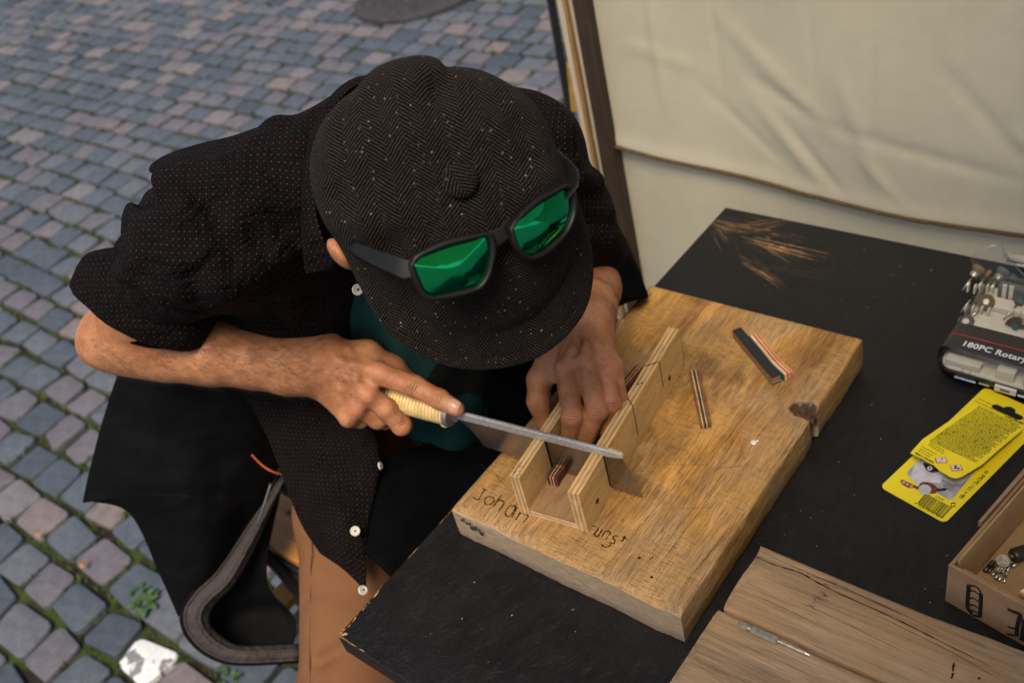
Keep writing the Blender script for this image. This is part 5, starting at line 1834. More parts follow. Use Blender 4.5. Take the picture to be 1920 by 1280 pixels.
B.chain([L3(1076, 634, .152), L3(1032, 676, .140), L3(1012, 712, .122), L3(1010, 752, .098), L3(1023, 800, .072)], [.0165, .0150, .0132, .0118, .0095], .012)
B.cap(L3(1036, 690, .135), L3(1054, 706, .132), .011, .009, .014)
finger([L3(1061, 690, .152), L3(1073, 779, .118), L3(1068, 826, .082)], [.0128, .0121, .0102])
finger([L3(1099, 675, .158), L3(1119, 771, .118), L3(1101, 818, .086)], [.0128, .0121, .0102])
finger([L3(1131, 672, .151), L3(1146, 756, .116), L3(1132, 802, .086)], [.0120, .0114, .0098])
finger([L3(1149, 687, .139), L3(1159, 747, .110), L3(1148, 790, .084)], [.0112, .0106, .0090])
for p, r in [((1060, 689, .1575), .0085), ((1099, 674, .1635), .0085), ((1132, 671, .1560), .0078), ((1150, 686, .1435), .0070)]:
    B.ball(L3(*p), r, .012)
for pl in ([(1086, 624, .1745), (1072, 655, .1705), (1062, 683, .1640)], [(1096, 618, .1775), (1098, 645, .1755), (1099, 668, .1705)], [(1106, 618, .1735), (1120, 645, .1685), (1130, 666, .1620)]):
    P_ = [L3(*p) for p in pl]
    B.chain(P_, [.0022] * 3, .008)
# trunk, neck, legs
MID = (RSh + LSh) / 2
spd = nrm(MID - PELV)
dp8 = nrm(MID - CAM) * .085
B.chain([RSh * .72 + LSh * .28 + dp8, PELV + np.array([0, -.06, .02])], [.072, .085], .05)
B.chain([RSh * .28 + LSh * .72 + dp8, PELV + np.array([0, .07, .02])], [.072, .085], .05)
B.cap(RSh, LSh, .050, .046, .03)
B.chain([NECK, HEAD - hU * .06 - hF * .03], [.055, .056], .03)
HIPR, HIPL = PELV + np.array([.02, -.09, -.02]), PELV + np.array([.02, .09, -.02])
thA, thB = D3(652, 960, 1.37), D3(662, 1330, 1.30)
KNL = np.array([-.02, .20, T - .20])
B.chain([HIPR + np.array([.05, .05, 0]), thA, thB, thB + np.array([.03, -.03, -.42])], [.066, .050, .052, .040], .03)
B.chain([HIPL, KNL, np.array([-.08, .22, .10])], [.085, .058, .045], .03)
# head with face
def hd(x, y, z): return HEAD + hR * x + hF * y + hU * z
B.ell(HEAD + hU * .01, (.074, .094, .100), HA, .02)
B.ell(hd(0, .045, -.055), (.054, .056, .068), HA, .03)
B.ell(hd(0, .072, -.104), (.024, .022, .018), HA, .02)               # chin
B.cap(hd(0, .094, -.008), hd(0, .112, -.046), .008, .012, .012)       # nose
B.ball(hd(.012, .098, -.047), .008, .008); B.ball(hd(-.012, .098, -.047), .008, .008)
B.cap(hd(-.034, .082, .008), hd(.034, .082, .008), .009, .009, .012)  # brow
B.ball(hd(.032, .092, -.012), .013, .012, True); B.ball(hd(-.032, .092, -.012), .013, .012, True)
B.cap(hd(-.020, .093, -.070), hd(.020, .093, -.070), .006, .006, .008)
B.cap(hd(-.017, .092, -.081), hd(.017, .092, -.081), .0065, .0065, .006)
for s in (-1, 1):                                                     # ears
    e = hd(s * .079, -.006, -.022) if s > 0 else D3(640, 476, .843)
    B.ell(e, (.010, .021, .031) if s > 0 else (.008, .016, .023), np.array([nrm(hR + hF * .35 * s * -1), nrm(hF - hR * .35 * s * -1), hU]), .008)
    B.ball(e + hR * s * .009 + hF * .003, .009, .006, True)
bv, bf = B.mesh(.0021)
me = np_mesh('body', bv, bf)
fl = np.zeros(len(bv), np.float32)
for p in [D3(712, 699, 1.158), D3(689, 741, 1.160), D3(669, 767, 1.168), D3(777, 723, 1.163), D3(824, 746, 1.170), D3(857, 765, 1.182), D3(756, 800, 1.182), L3(1060, 689, .168), L3(1099, 674, .172), L3(1132, 671, .165), L3(1150, 686, .152), L3(1073, 779, .128), L3(1119, 771, .128), L3(1146, 756, .125)]:
    fl = np.maximum(fl, np.exp(-(((bv - p) ** 2).sum(1)) / .011 ** 2))
for s in (-1, 1):
    fl = np.maximum(fl, 1.2 * np.exp(-(((bv - hd(s * .085, -.006, -.02)) ** 2).sum(1)) / .03 ** 2))
a_ = me.attributes.new('flush', 'FLOAT', 'POINT')
a_.data.foreach_set('value', np.clip(fl, 0, 1).astype(np.float32))
body = link_mesh('body', me, M_SKIN, person)
sm_ = body.modifiers.new('relax', 'SMOOTH'); sm_.factor = .5; sm_.iterations = 2
for s in (-1, 1):
    MB().lathe([(-.0115, .001), (-.009, .0072), (-.004, .0108), (.0, .0115), (.005, .0103), (.009, .007), (.0112, .002)], hd(s * .032, .080, -.012), hF, 16).build('eye', plain('eye_white', (.65, .6, .56), .2), person, smooth=True)
# nail of the index finger and the others in view
M_NAIL = plain('nail', (.52, .27, .20), .28, .5, 0, .06, 60, .05)
def nail(c, along, up, w_, l_):
    along, up = nrm(along), nrm(up); side_ = nrm(np.cross(along, up)); up = np.cross(side_, along)
    rows = []
    for i in range(7):
        t = i / 6 - .5
        rows.append([c + along * (t * l_) + side_ * (w_ * s * (1 - .28 * abs(t * 2) ** 4)) + up * (-.0032 * (s * 2) ** 2 * .9 - .0012 * (t * 2) ** 2) for s in np.linspace(-.5, .5, 7)])
    return MB().grid(np.array(rows)).build('fingernail', M_NAIL, person, smooth=True)
view = lambda p: nrm(CAM - p)
# hair under the cap
M_HAIR = plain('dark_hair', (.022, .014, .009), .5, .5, 0, .4, 300, .6, .001)
Hh = Field(.02)
Hh.ell(HEAD + hU * .014 - hF * .014, (.077, .088, .095), HA)
Hh.ell(hd(0, -.055, -.035), (.062, .042, .055), HA)
hv, hf = Hh.mesh(.006, lambda P: .002 * vnoise(P, 260, 4))
link_mesh('hair', np_mesh('hair', hv, hf), M_HAIR, person)

# hair on the forearms: fine short strands lying along the skin
def arm_hair(name, pts, rad, n, seed, ln=(.007, .016)):
    r_ = np.random.default_rng(seed)
    P = np.array(pts)
    nrmls = np.empty(len(bv) * 3, np.float32)
    me.vertex_normals.foreach_get('vector', nrmls) if hasattr(me, 'vertex_normals') else None
    N_ = nrmls.reshape(-1, 3)
    # skin vertices close to the centre line of the limb
    a, b = P[0], P[-1]
    ab = b - a
    t = ((bv - a) @ ab) / (ab @ ab)
    d = np.linalg.norm(bv - a - np.clip(t, 0, 1)[:, None] * ab, axis=1)
    idx = np.nonzero((t > -.05) & (t < 1.0) & (d < rad))[0]
    idx = r_.choice(idx, n)
    vs, fs = [], []
    for i in idx:
        p, nn = bv[i] + r_.normal(0, .001, 3), N_[i]
        al = nrm(ab)
        dirn = al * r_.uniform(.3, 1.0) + np.cross(nn, al) * r_.normal(.25, .5) - np.array([0, 0, .2])
        dirn = nrm(dirn - nn * (dirn @ nn))
        L = r_.uniform(*ln)
        c1 = p + dirn * L * .5 + nn * L * r_.uniform(.10, .28)
        c2 = p + dirn * L + nn * L * r_.uniform(.05, .35)
        sd_ = nrm(np.cross(dirn, nn)) * .00008
        up_ = nn * .00008
        k = len(vs)
        vs += [p - sd_, p + sd_, p + up_, c1 - sd_ * .8, c1 + sd_ * .8, c1 + up_ * .8, c2]
        fs += [(k, k + 1, k + 4, k + 3), (k + 1, k + 2, k + 5, k + 4), (k + 2, k, k + 3, k + 5), (k + 3, k + 4, k + 6), (k + 4, k + 5, k + 6), (k + 5, k + 3, k + 6)]
    m_ = MB(); m_.v = [tuple(p) for p in vs]; m_.f = fs
    return tag(m_.build(name, M_HAIR, person, fix=False), kind='stuff')
arm_hair('arm_hair', [REl, D3(600, 688, 1.178)], .052, 5200, 3)
arm_hair('arm_hair', [LEl, LWr], .052, 1800, 4)
arm_hair('arm_hair', [D3(590, 688, 1.178), D3(680, 720, 1.18)], .030, 300, 5, (.004, .009))

# finger joint creases: thin dark tubes, colour holds pigment and crease shade
CRS = MB()
def crease_line(pts, r=.00030):
    P = [hit(px, py, B) for px, py in pts]
    P = [p for p in P if p is not None]
    if len(P) > 2 and max(np.linalg.norm(P[i + 1] - P[i]) for i in range(len(P) - 1)) < .02:
        CRS.tube(catmull(P, 4), [r * (.3 + .9 * math.sin(math.pi * (i + .5) / (4 * (len(P) - 1) + 1))) for i in range(4 * (len(P) - 1) + 1)], 5)
def hit(px, py, fld, d0=.8):
    """first point of a form along a sight line"""
    t = d0
    for _ in range(90):
        p = CAM + ray(px, py) * t
        d = float(fld.ev(p[None])[0])
        if d < .0006: return p
        t += max(d * .7, .0008)
        if t > 1.9: return None
    return p
for c, ax_, n_ in [((775, 722), (-.42, .9), 3), ((822, 747), (-.45, .9), 2), ((752, 792), (.8, -.5), 2), ((1072, 779), (1, .08), 3), ((1119, 771), (1, .05), 3), ((1146, 757), (1, .0), 2)]:
    for k in range(n_):
        off = (k - (n_ - 1) / 2) * 5.5
        px_, py_ = -ax_[1] * off, ax_[0] * off
        ln = 11 - abs(k - (n_ - 1) / 2) * 3
        crease_line([(c[0] + px_ + ax_[0] * t * ln, c[1] + py_ + ax_[1] * t * ln + 1.5 * (1 - t * t)) for t in (-1, -.5, 0, .5, 1)])
for pl in ([(1092, 640), (1086, 660), (1072, 676)], [(1046, 712), (1049, 725), (1047, 738)], [(740, 750), (737, 765), (744, 780)]):
    crease_line(pl, .0003)
tipc = hit(849, 760, B)
if tipc is not None:
    tipc = tipc + view(tipc) * .0010
    nail(tipc, D3(856, 766, 1.144) - D3(824, 748, 1.1495), view(tipc) + nrm(CR @ np.array([.10, -.08, 0])) * .3, .0145, .0145)
if CRS.v:
    tag(CRS.build('knuckle_crease', plain('skin_crease', (.17, .060, .032), .7, .2), person, smooth=True, fix=False), kind='stuff')

# ---- clothes
DA = [CR[:, 0], CR[:, 1], CR[:, 2]]
def dots(m, uv, cell, col_a, col_b, base, r=.26):
    """printed lattice of pin dots; on moulded cloth the projection that faces the cloth is used"""
    def plane(x, y):
        a = m.math('ADD', x, y); b = m.math('SUBTRACT', x, y)
        fa_, fb = m.math('MULTIPLY', a, .7071 / cell), m.math('MULTIPLY', b, .7071 / cell)
        da = m.math('SUBTRACT', m.math('FRACT', fa_), .5); db = m.math('SUBTRACT', m.math('FRACT', fb), .5)
        d = m.math('SQRT', m.math('ADD', m.math('MULTIPLY', da, da), m.math('MULTIPLY', db, db)))
        par = m.math('MODULO', m.math('ABSOLUTE', m.math('ADD', m.math('FLOOR', fa_), m.math('FLOOR', fb))), 2.0)
        return m.math('LESS_THAN', d, r), par
    def warped(vec):
        q = m.n('ShaderNodeVectorMath', {'operation': 'MULTIPLY_ADD'})
        m.set(q, 0, m.noise(m.obj(), 11, 2, .5, out=1)); m.set(q, 1, (.022, .022, .022)); m.set(q, 2, vec)
        return q.outputs[0]
    if uv:
        n = m.n('ShaderNodeUVMap'); n.uv_map = 'cloth'
        s = m.sep(warped(n.outputs[0]))
        k, par = plane(s[0], s[1])
        return m.mix(k, base, m.mix(par, col_a, col_b))
    tc = m.n('ShaderNodeTexCoord')
    def dot(v, ax):
        q = m.n('ShaderNodeVectorMath', {'operation': 'DOT_PRODUCT'}); m.set(q, 0, v); m.set(q, 1, tuple(ax)); return q.outputs['Value']
    wp = warped(tc.outputs['Object'])
    s = [dot(wp, ax) for ax in DA]
    an = [m.math('ABSOLUTE', dot(tc.outputs['Normal'], ax)) for ax in DA]
    pz, pq = plane(s[0], s[1]); py_, qy = plane(s[0], s[2]); px_, qx = plane(s[1], s[2])
    useZ = m.math('GREATER_THAN', an[2], .45)
    useY = m.math('GREATER_THAN', an[1], an[0])
    def pick(z, y, x):
        q = m.n('ShaderNodeMix', {'data_type': 'FLOAT'}); m.set(q, 0, useY); m.set(q, 2, x); m.set(q, 3, y)
        q2 = m.n('ShaderNodeMix', {'data_type': 'FLOAT'}); m.set(q2, 0, useZ); m.set(q2, 2, q.outputs[0]); m.set(q2, 3, z)
        return q2.outputs[0]
    k, par = pick(pz, py_, px_), pick(pq, qy, qx)
    return m.mix(k, base, m.mix(par, col_a, col_b))
def mat_shirt(uv=False):
    m = Mat('dotted_black_cotton', .85, .07)
    v = m.obj()
    base = m.ramp(m.noise(v, 30, 4), [(.3, (.0022, .0022, .0027)), (.7, (.0045, .0044, .0050))])
    m.col(dots(m, uv, .0042, (.145, .026, .019), (.012, .013, .017), base, .125))
    m.p.inputs['Sheen Weight'].default_value = .004
    m.p.inputs['Sheen Roughness'].default_value = .5
    weave = m.noise(m.obj((900, 900, 900)), 1, 2)
    wr = m.noise(m.obj((1, 1, 1), (.3, .2, .5)), 13, 3, .5, 1.4)
    wr = m.math('ABSOLUTE', m.math('SUBTRACT', wr, .5))
    wr2 = m.math('ABSOLUTE', m.math('SUBTRACT', m.noise(v, 27, 3, .5, 1.8), .5))
    hgt = m.math('ADD', m.math('MULTIPLY', wr, 1.6), m.math('MULTIPLY', wr2, .7))
    m.normal(m.bump(m.math('ADD', m.math('MULTIPLY', weave, .02), hgt), .75, .016))
    return m.m
M_SHIRT, M_SHIRT_UV = mat_shirt(), mat_shirt(True)
M_NAVY = plain('navy_lining', (.0014, .0016, .0025), .85, .05, 0, .3, 40, .3, .002)
def mat_tee():
    m = Mat('teal_jersey', .85, .2)
    v = m.obj()
    k = m.ramp(m.noise(m.obj((1, 1, 1), (0, 0, .4)), 9, 1, .3, 1.2), [(.47, 1.0), (.49, 0.0)])
    m.col(m.mix(k, (.003, .031, .032), (.003, .004, .005)))
    m.normal(m.bump(m.noise(v, 500, 2), .2, .001))
    return m.m
M_TEE = mat_tee()
# T-shirt: the trunk again, a little larger than the body
TE = Field(.05)
dp9 = nrm(MID - CAM) * .09
TE.chain([RSh * .62 + LSh * .38 + dp9, PELV + np.array([.02, -.06, .03])], [.080, .085])
TE.chain([RSh * .3 + LSh * .7 + dp9, PELV + np.array([.02, .07, .03])], [.080, .090])
TE.cap(NECK - spd * .03, MID, .066, .08)
TE.chain([D3(800, 560, 1.215), D3(845, 745, 1.385)], [.070, .076])
tv, tf = TE.mesh(.008, lambda P: .004 * np.sin(P @ np.array([30, 55, -20.])) * np.sin(P @ np.array([-40, 10, 33.])))
link_mesh('t_shirt', np_mesh('t_shirt', tv, tf), M_TEE, person)
# shirt: shoulders, back, both sleeves; the front stands open over the T-shirt
SH = Field(.045)
dp6 = nrm(MID - CAM) * .06
SH.chain([RSh * .82 + LSh * .18 + dp6, PELV + np.array([-.02, -.03, .02])], [.092, .108])
SH.chain([RSh * .18 + LSh * .82 + dp6, PELV + np.array([-.02, .08, .02])], [.092, .115])
SH.chain([RSh, NECK], [.074, .062])
SH.chain([LSh, NECK], [.060, .060])
SLE = D3(306, 512, 1.10)
SH.chain([RSh, SLE], [.079, .062], .03)
SH.chain([LSh, D3(1050, 405, 1.255), D3(1118, 505, 1.36)], [.062, .060, .054], .03)
# opening down the chest
SH.cap(D3(800, 520, 1.07), D3(840, 700, 1.16), .060, .095, .02, sub=True)
SH.cap(D3(840, 700, 1.16), D3(820, 850, 1.28), .095, .10, .02, sub=True)
SH.cap(D3(860, 420, .95), D3(820, 560, 1.04), .085, .075, .02, sub=True)
for P_, r in [([(258, 350, 1.03), (296, 368, .98), (330, 395, .955)], .019), ([(222, 440, 1.07), (256, 452, 1.02), (300, 476, .99)], .016), ([(205, 492, 1.10), (245, 498, 1.05), (285, 520, 1.03)], .011), ([(420, 560, 1.10), (400, 500, 1.02), (392, 455, .985)], .010), ([(470, 600, 1.10), (452, 530, 1.03), (440, 480, 1.00)], .010), ([(535, 610, 1.12), (510, 540, 1.05), (490, 470, 1.01)], .010)]:
    for q in range(len(P_) - 1):
        SH.cap(D3(*P_[q]), D3(*P_[q + 1]), r, r * .8, .016, sub=True)
BASE_SH = list(SH.p)
def hit(px, py, fld, d0=.8):
    """first point of a form along a sight line"""
    t = d0
    for _ in range(90):
        p = CAM + ray(px, py) * t
        d = float(fld.ev(p[None])[0])
        if d < .0006: return p
        t += max(d * .7, .0008)
        if t > 1.9: return None
    return p
shb = Field(.045); shb.p = BASE_SH
def fold(pts, r, k=.013, out=.0):
    P = [hit(px, py, shb) for px, py in pts]
    P = [p for p in P if p is not None]
    if len(P) > 1:
        n = len(P)
        rs = [1.35 * r * (.35 + .65 * math.sin(math.pi * (i + .5) / n)) for i in range(n)]
        P = [p + nrm(CAM - p) * out for p in P]
        for i in range(n - 1):
            SH.cap(P[i], P[i + 1], rs[i], rs[i + 1], k)
def groove(pts, r, k=.014):
    P = [hit(px, py, shb) for px, py in pts]
    P = [p for p in P if p is not None]
    for i in range(len(P) - 1):
        SH.cap(P[i] + nrm(CAM - P[i]) * r * .45, P[i + 1] + nrm(CAM - P[i + 1]) * r * .45, r, r, k, sub=True)
# armhole ridge, then bunched folds of the rolled sleeve
fold([(304, 332), (318, 352), (350, 390), (384, 428), (408, 450)], .0075, .012)
fold([(285, 372), (312, 380), (340, 420), (352, 470)], .011)
fold([(262, 425), (300, 430), (335, 480), (345, 530)], .012)
fold([(240, 470), (280, 470), (330, 520), (360, 560)], .012)
fold([(222, 510), (262, 505), (310, 545), (350, 580)], .011)
fold([(350, 400), (375, 460), (400, 520), (400, 560)], .010)
fold([(395, 470), (430, 530), (455, 580)], .011)
fold([(440, 430), (475, 500), (490, 580)], .010)
fold([(480, 400), (520, 470), (540, 560), (545, 600)], .010)
fold([(540, 390), (580, 450), (600, 500)], .007)
fold([(600, 220), (560, 290), (530, 370)], .008, .025)
fold([(520, 240), (480, 300), (450, 380)], .007, .03)
fold([(350, 330), (420, 330), (480, 360)], .006, .03)
fold([(580, 310), (572, 360), (570, 420)], .006)
fold([(1085, 330), (1110, 345), (1118, 380)], .009)
fold([(1095, 385), (1128, 395), (1140, 430)], .010)
fold([(1100, 440), (1135, 440), (1150, 465)], .010)
fold([(1040, 200), (1062, 240), (1075, 300)], .006)
def shwarp(P):
    return .0022 * vnoise(P, 34, 8, 3)
sv, sf = SH.mesh(.0042, shwarp)
shirt = link_mesh('shirt', np_mesh('shirt', sv, sf), M_SHIRT, person)
sm_ = shirt.modifiers.new('relax', 'SMOOTH'); sm_.factor = .5; sm_.iterations = 2
# collar
def sheet(name, rows, mat, parent, sub=(8, 8), thick=.0014, wob=0.0, seed=0):
    """a piece of cloth through rows of control points, given real thickness"""
    R_ = np.array([catmull(r, sub[1]) for r in np.asarray(rows, float)])
    R_ = np.array([catmull(R_[:, j], sub[0]) for j in range(R_.shape[1])]).transpose(1, 0, 2)
    if wob:
        sh_ = R_.shape
        n_ = vnoise(R_.reshape(-1, 3), 30, seed, 3).reshape(sh_[:2])
        R_ = R_ + np.array([nrm(CAM - R_[i // sh_[1], i % sh_[1]]) * n_[i // sh_[1], i % sh_[1]] * wob for i in range(sh_[0] * sh_[1])]).reshape(sh_)
    o_ = MB().grid(R_).build(name, M_SHIRT_UV if mat is M_SHIRT else mat, parent, smooth=True, fix=False)
    au = np.concatenate([np.zeros((1, R_.shape[1])), np.cumsum(np.linalg.norm(np.diff(R_, axis=0), axis=2), 0)]).mean(1)
    av = np.concatenate([np.zeros((R_.shape[0], 1)), np.cumsum(np.linalg.norm(np.diff(R_, axis=1), axis=2), 1)], 1)
    av = av - av[:, :1] * 0 - av[:, -1:] / 2
    UV = np.stack([np.repeat(au[:, None], R_.shape[1], 1), av], -1).reshape(-1, 2)
    ul = o_.data.uv_layers.new(name='cloth')
    li_ = np.empty(len(o_.data.loops), np.int32)
    o_.data.loops.foreach_get('vertex_index', li_)
    ul.data.foreach_set('uv', UV[li_].astype(np.float32).ravel())
    md_ = o_.modifiers.new('cloth', 'SOLIDIFY'); md_.thickness = thick; md_.offset = 0
    return o_
top = [(712, 150, .985), (672, 158, .965), (636, 186, .950), (606, 234, .938), (590, 296, .930), (590, 370, .922), (602, 440, .915), (632, 490, .925)]
mid = [(706, 140, .995), (660, 150, .978), (620, 182, .962), (590, 236, .948), (572, 300, .938), (570, 376, .930), (580, 448, .926), (620, 506, .935)]
low = [(700, 150, 1.01), (652, 168, .992), (612, 204, .976), (584, 252, .962), (570, 310, .950), (566, 384, .944), (568, 462, .944), (574, 512, .952)]
sheet('collar', [[D3(*p) for p in top], [D3(*p) for p in mid], [D3(*p) for p in low]], M_SHIRT, shirt, (6, 6), .0018)
ins = [(714, 158, .987), (680, 168, .968), (648, 196, .955), (622, 242, .945), (606, 300, .938), (604, 370, .932)]
ins2 = [(722, 178, 1.00), (694, 190, .985), (664, 220, .974), (640, 262, .966), (622, 310, .960), (618, 370, .955)]
sheet('collar_band', [[D3(*p) for p in ins], [D3(*p) for p in ins2]], plain('tan_band', (.20, .095, .045), .7), shirt, (3, 6), .0012)
# rolled cuffs: an outer turned-back band and a darker lining showing under it
def cuff(name, c, ax, e1, e2, r1, r2, ln, mat, th, seed, flare=0.0):
    ax = nrm(ax); e1 = nrm(e1 - ax * (e1 @ ax)); e2 = np.cross(ax, e1)
    n, r_ = 40, np.random.default_rng(seed)
    prof = [(-.80, .52), (-.55, .88), (-.35, 1.0), (-.1, 1.03), (.2, 1.04), (.42, 1.05), (.5, 1.02), (.47, .95), (.2, .93), (-.3, .90)]
    ph = r_.uniform(0, 6, 4)
    rows = []
    for t, s in prof:
        ring = []
        for k in range(n):
            a = 2 * math.pi * k / n
            wv = 1 + .025 * math.sin(3 * a + ph[0]) + .018 * math.sin(5 * a + ph[1] + t) + .010 * math.sin(9 * a + ph[2] + 2 * t)
            fl_ = 1 + flare * max(0, math.cos(a)) * (t + .5)
            off = .006 * math.sin(2 * a + ph[3])
            ring.append(c + ax * (t * ln + off) + (e1 * math.cos(a) * r1 + e2 * math.sin(a) * r2) * s * wv * fl_)
        rows.append(ring)
    return MB().grid(np.array(rows), closed_v=True).build(name, mat, shirt, smooth=True)
axR = nrm(D3(262, 612, 1.165) - RSh)
cuff('cuff', D3(284, 548, 1.118), axR + nrm(CR @ np.array([.0, -.9, -.2])) * .6, CR @ np.array([-1., .15, 0]), None, .076, .058, .046, M_SHIRT, .002, 2, .05)
cuff('cuff_lining', D3(296, 575, 1.140), axR + nrm(CR @ np.array([.0, -.9, -.2])) * .6, CR @ np.array([-1., .15, 0]), None, .066, .050, .034, M_NAVY, .002, 3)
axL = nrm(LWr - LEl)
cuff('cuff', D3(1152, 526, 1.350), CR @ np.array([.35, -1, -.25]), CR @ np.array([1., .35, 0]), None, .036, .046, .060, M_NAVY, .002, 5)
# front panels hanging open
rp = [[(520, 640, 1.25), (600, 650, 1.235), (672, 655, 1.225)], [(500, 700, 1.255), (600, 690, 1.235), (672, 700, 1.225)], [(476, 742, 1.300), (590, 760, 1.275), (690, 775, 1.265)], [(520, 865, 1.300), (620, 870, 1.275), (712, 866, 1.275)],
      [(562, 975, 1.275), (636, 985, 1.250), (690, 990, 1.260)], [(600, 1036, 1.262), (646, 1068, 1.248), (686, 1108, 1.240)]]
panelR = sheet('front_panel', [[D3(*p) for p in r] for r in rp], M_SHIRT, shirt, (10, 10), .0016, .004, 6)
lp = [[(930, 640, 1.16), (1000, 640, 1.17), (1060, 640, 1.18)], [(905, 720, 1.27), (980, 720, 1.28), (1050, 720, 1.30)], [(860, 810, 1.36), (950, 820, 1.37), (1050, 830, 1.38)], [(740, 850, 1.31), (860, 900, 1.33), (1000, 930, 1.36)], [(686, 900, 1.280), (800, 980, 1.285), (900, 1050, 1.30)], [(680, 1030, 1.252), (740, 1090, 1.24), (800, 1160, 1.24)]]
panelL = sheet('front_panel', [[D3(*p) for p in r] for r in lp], M_NAVY, shirt, (10, 10), .0016, .006, 7)
M_BUTTON = plain('shirt_button', (.58, .54, .48), .35, .5, 0, .08)
def button(px, py, dep_, r, tilt=(0, 0)):
    c = D3(px, py, dep_)
    ax_ = nrm(nrm(CAM - c) + CR @ np.array([tilt[0], tilt[1], 0]))
    b_ = MB().lathe([(0, r), (.0012, r), (.0020, r * .9), (.0020, r * .72), (.0013, r * .6)], c, ax_, 20).build('button', M_BUTTON, shirt)
    MB().box(c + ax_ * .0016, (r * .55, r * .16, .0006), nrm(CR @ np.array([.7, .7, 0])), nrm(np.cross(ax_, CR @ np.array([.7, .7, 0]))), ax_).box(c + ax_ * .0017, (r * .16, r * .5, .0006), nrm(CR @ np.array([.7, .7, 0])), nrm(np.cross(ax_, CR @ np.array([.7, .7, 0]))), ax_).build('thread', M_INK, b_)
button(670, 543, 1.035, .0060, (.4, 0))
button(666, 995, 1.235, .0062)
button(712, 873, 1.265, .0050, (3.2, .6))
button(680, 1106, 1.236, .0062, (.6, .4))

# trousers
M_TROUSER = plain('tan_cotton', (.17, .076, .035), .85, .2, 0, .10, 22, .25, .002)
TR = Field(.03)
TR.chain([PELV + np.array([.09, -.01, -.01]), thA, thB], [.080, .066, .070], .03)
TR.chain([thB, thB + np.array([.03, -.03, -.42])], [.070, .055], .03)
for P_, r in [([(560, 1030, 1.30), (610, 1050, 1.285), (660, 1075, 1.28)], .007), ([(560, 1120, 1.30), (600, 1105, 1.275), (650, 1100, 1.265)], .006), ([(600, 1240, 1.262), (650, 1210, 1.25), (690, 1200, 1.25)], .006)]:
    TR.cap(D3(*P_[0]), D3(*P_[1]), r, r, .014, sub=True).cap(D3(*P_[1]), D3(*P_[2]), r, r * .6, .014, sub=True)
TR.chain([PELV + np.array([.03, .09, -.01]), KNL], [.105, .078], .03)
TR.chain([KNL, KNL + np.array([-.04, .02, -.42])], [.076, .055], .03)
xv, xf = TR.mesh(.006, lambda P: .003 * vnoise(P, 28, 3, 2))
trs = link_mesh('trousers', np_mesh('trousers', xv, xf), M_TROUSER, person)
_sm = [hit(px, py, TR) for px, py in [(584, 1010), (582, 1060), (581, 1110), (580, 1160), (580, 1210), (580, 1260), (581, 1300)]]
_sm = [p for p in _sm if p is not None]
if len(_sm) > 3:
    MB().tube(catmull(_sm, 4), .0011, 5).build('seam', plain('trouser_seam', (.16, .07, .032), .9), trs, smooth=True)
M_SHOE = plain('dark_shoe', (.03, .022, .018), .5)
for k in (thB + np.array([.03, -.03, 0]), KNL + np.array([-.04, .02, 0])):
    S_ = Field(.03)
    S_.cap((k[0] - .03, k[1], .045), (k[0] + .15, k[1] - .02, .032), .042, .032)
    a, b = S_.mesh(.008)
    link_mesh('shoe', np_mesh('shoe', a, b), M_SHOE, person)

# ---- flat cap
def mat_tweed():
    m = Mat('herringbone_tweed', .97, .03)
    tc = m.n('ShaderNodeUVMap'); tc.uv_map = 'weave'
    v = tc.outputs[0]
    v0 = m.obj()
    wob = m.noise(v0, 30, 3, out=1)
    ms = m.n('ShaderNodeVectorMath', {'operation': 'MULTIPLY_ADD'}); m.set(ms, 0, wob); m.set(ms, 1, (.006, .006, 0)); m.set(ms, 2, v)
    s = m.sep(ms.outputs[0])
    W_ = .0150
    zig = m.math('PINGPONG', s[0], W_)
    col = m.math('FLOOR', m.math('DIVIDE', s[0], W_))
    ph = m.math('MULTIPLY', m.math('MODULO', m.math('ABSOLUTE', col), 2.0), .5)
    st = m.math('ADD', m.math('DIVIDE', m.math('ADD', s[1], m.math('MULTIPLY', zig, .95)), .0034), ph)
    wv = m.math('ADD', m.math('MULTIPLY', m.math('SINE', m.math('MULTIPLY', st, 6.2832)), .5), .5)
    nz = m.noise(v0, 700, 3, .7)
    wv2 = m.math('ADD', m.math('MULTIPLY', wv, .75), m.math('MULTIPLY', m.math('SUBTRACT', nz, .35), .8))
    base = m.ramp(wv2, [(.22, (.0025, .0021, .0020)), (.58, (.0055, .0046, .0043)), (.95, (.044, .035, .030))])
    vs_ = m.n('ShaderNodeTexVoronoi', {'feature': 'F1'}, Scale=270.0); m.set(vs_, 'Vector', v0)
    cs = m.sep(vs_.outputs['Color'])
    sel = m.math('GREATER_THAN', cs[0], .70)
    sz = m.math('MULTIPLY', m.math('ADD', m.math('MULTIPLY', cs[1], .16), .06), 1.0)
    fk = m.math('MULTIPLY', sel, m.math('LESS_THAN', vs_.outputs['Distance'], sz))
    big = m.ramp(m.noise(v0, 14, 3), [(.35, .25), (.6, 1.0)])
    fcol = m.ramp(cs[2], [(.0, (.34, .28, .21)), (.5, (.20, .17, .15)), (1.0, (.26, .15, .075))])
    m.col(m.mix(m.math('MULTIPLY', fk, big), base, fcol))
    m.p.inputs['Sheen Weight'].default_value = .025
    m.p.inputs['Sheen Roughness'].default_value = .6
    m.p.inputs['Sheen Tint'].default_value = (.85, .85, .9, 1)
    b1 = m.bump(m.noise(v0, 26, 4, .6, .8), .5, .010)
    m.normal(m.bump(m.math('ADD', wv2, m.math('MULTIPLY', m.noise(v0, 1500, 2), .4)), .8, .0009, b1))
    return m.m
M_TWEED = mat_tweed()
KB_ = D3(863, 338, .728)
cU = nrm(CAM - KB_)
cX = CR[:, 0] - cU * (CR[:, 0] @ cU); cX = nrm(cX)
cY = np.cross(cU, cX)
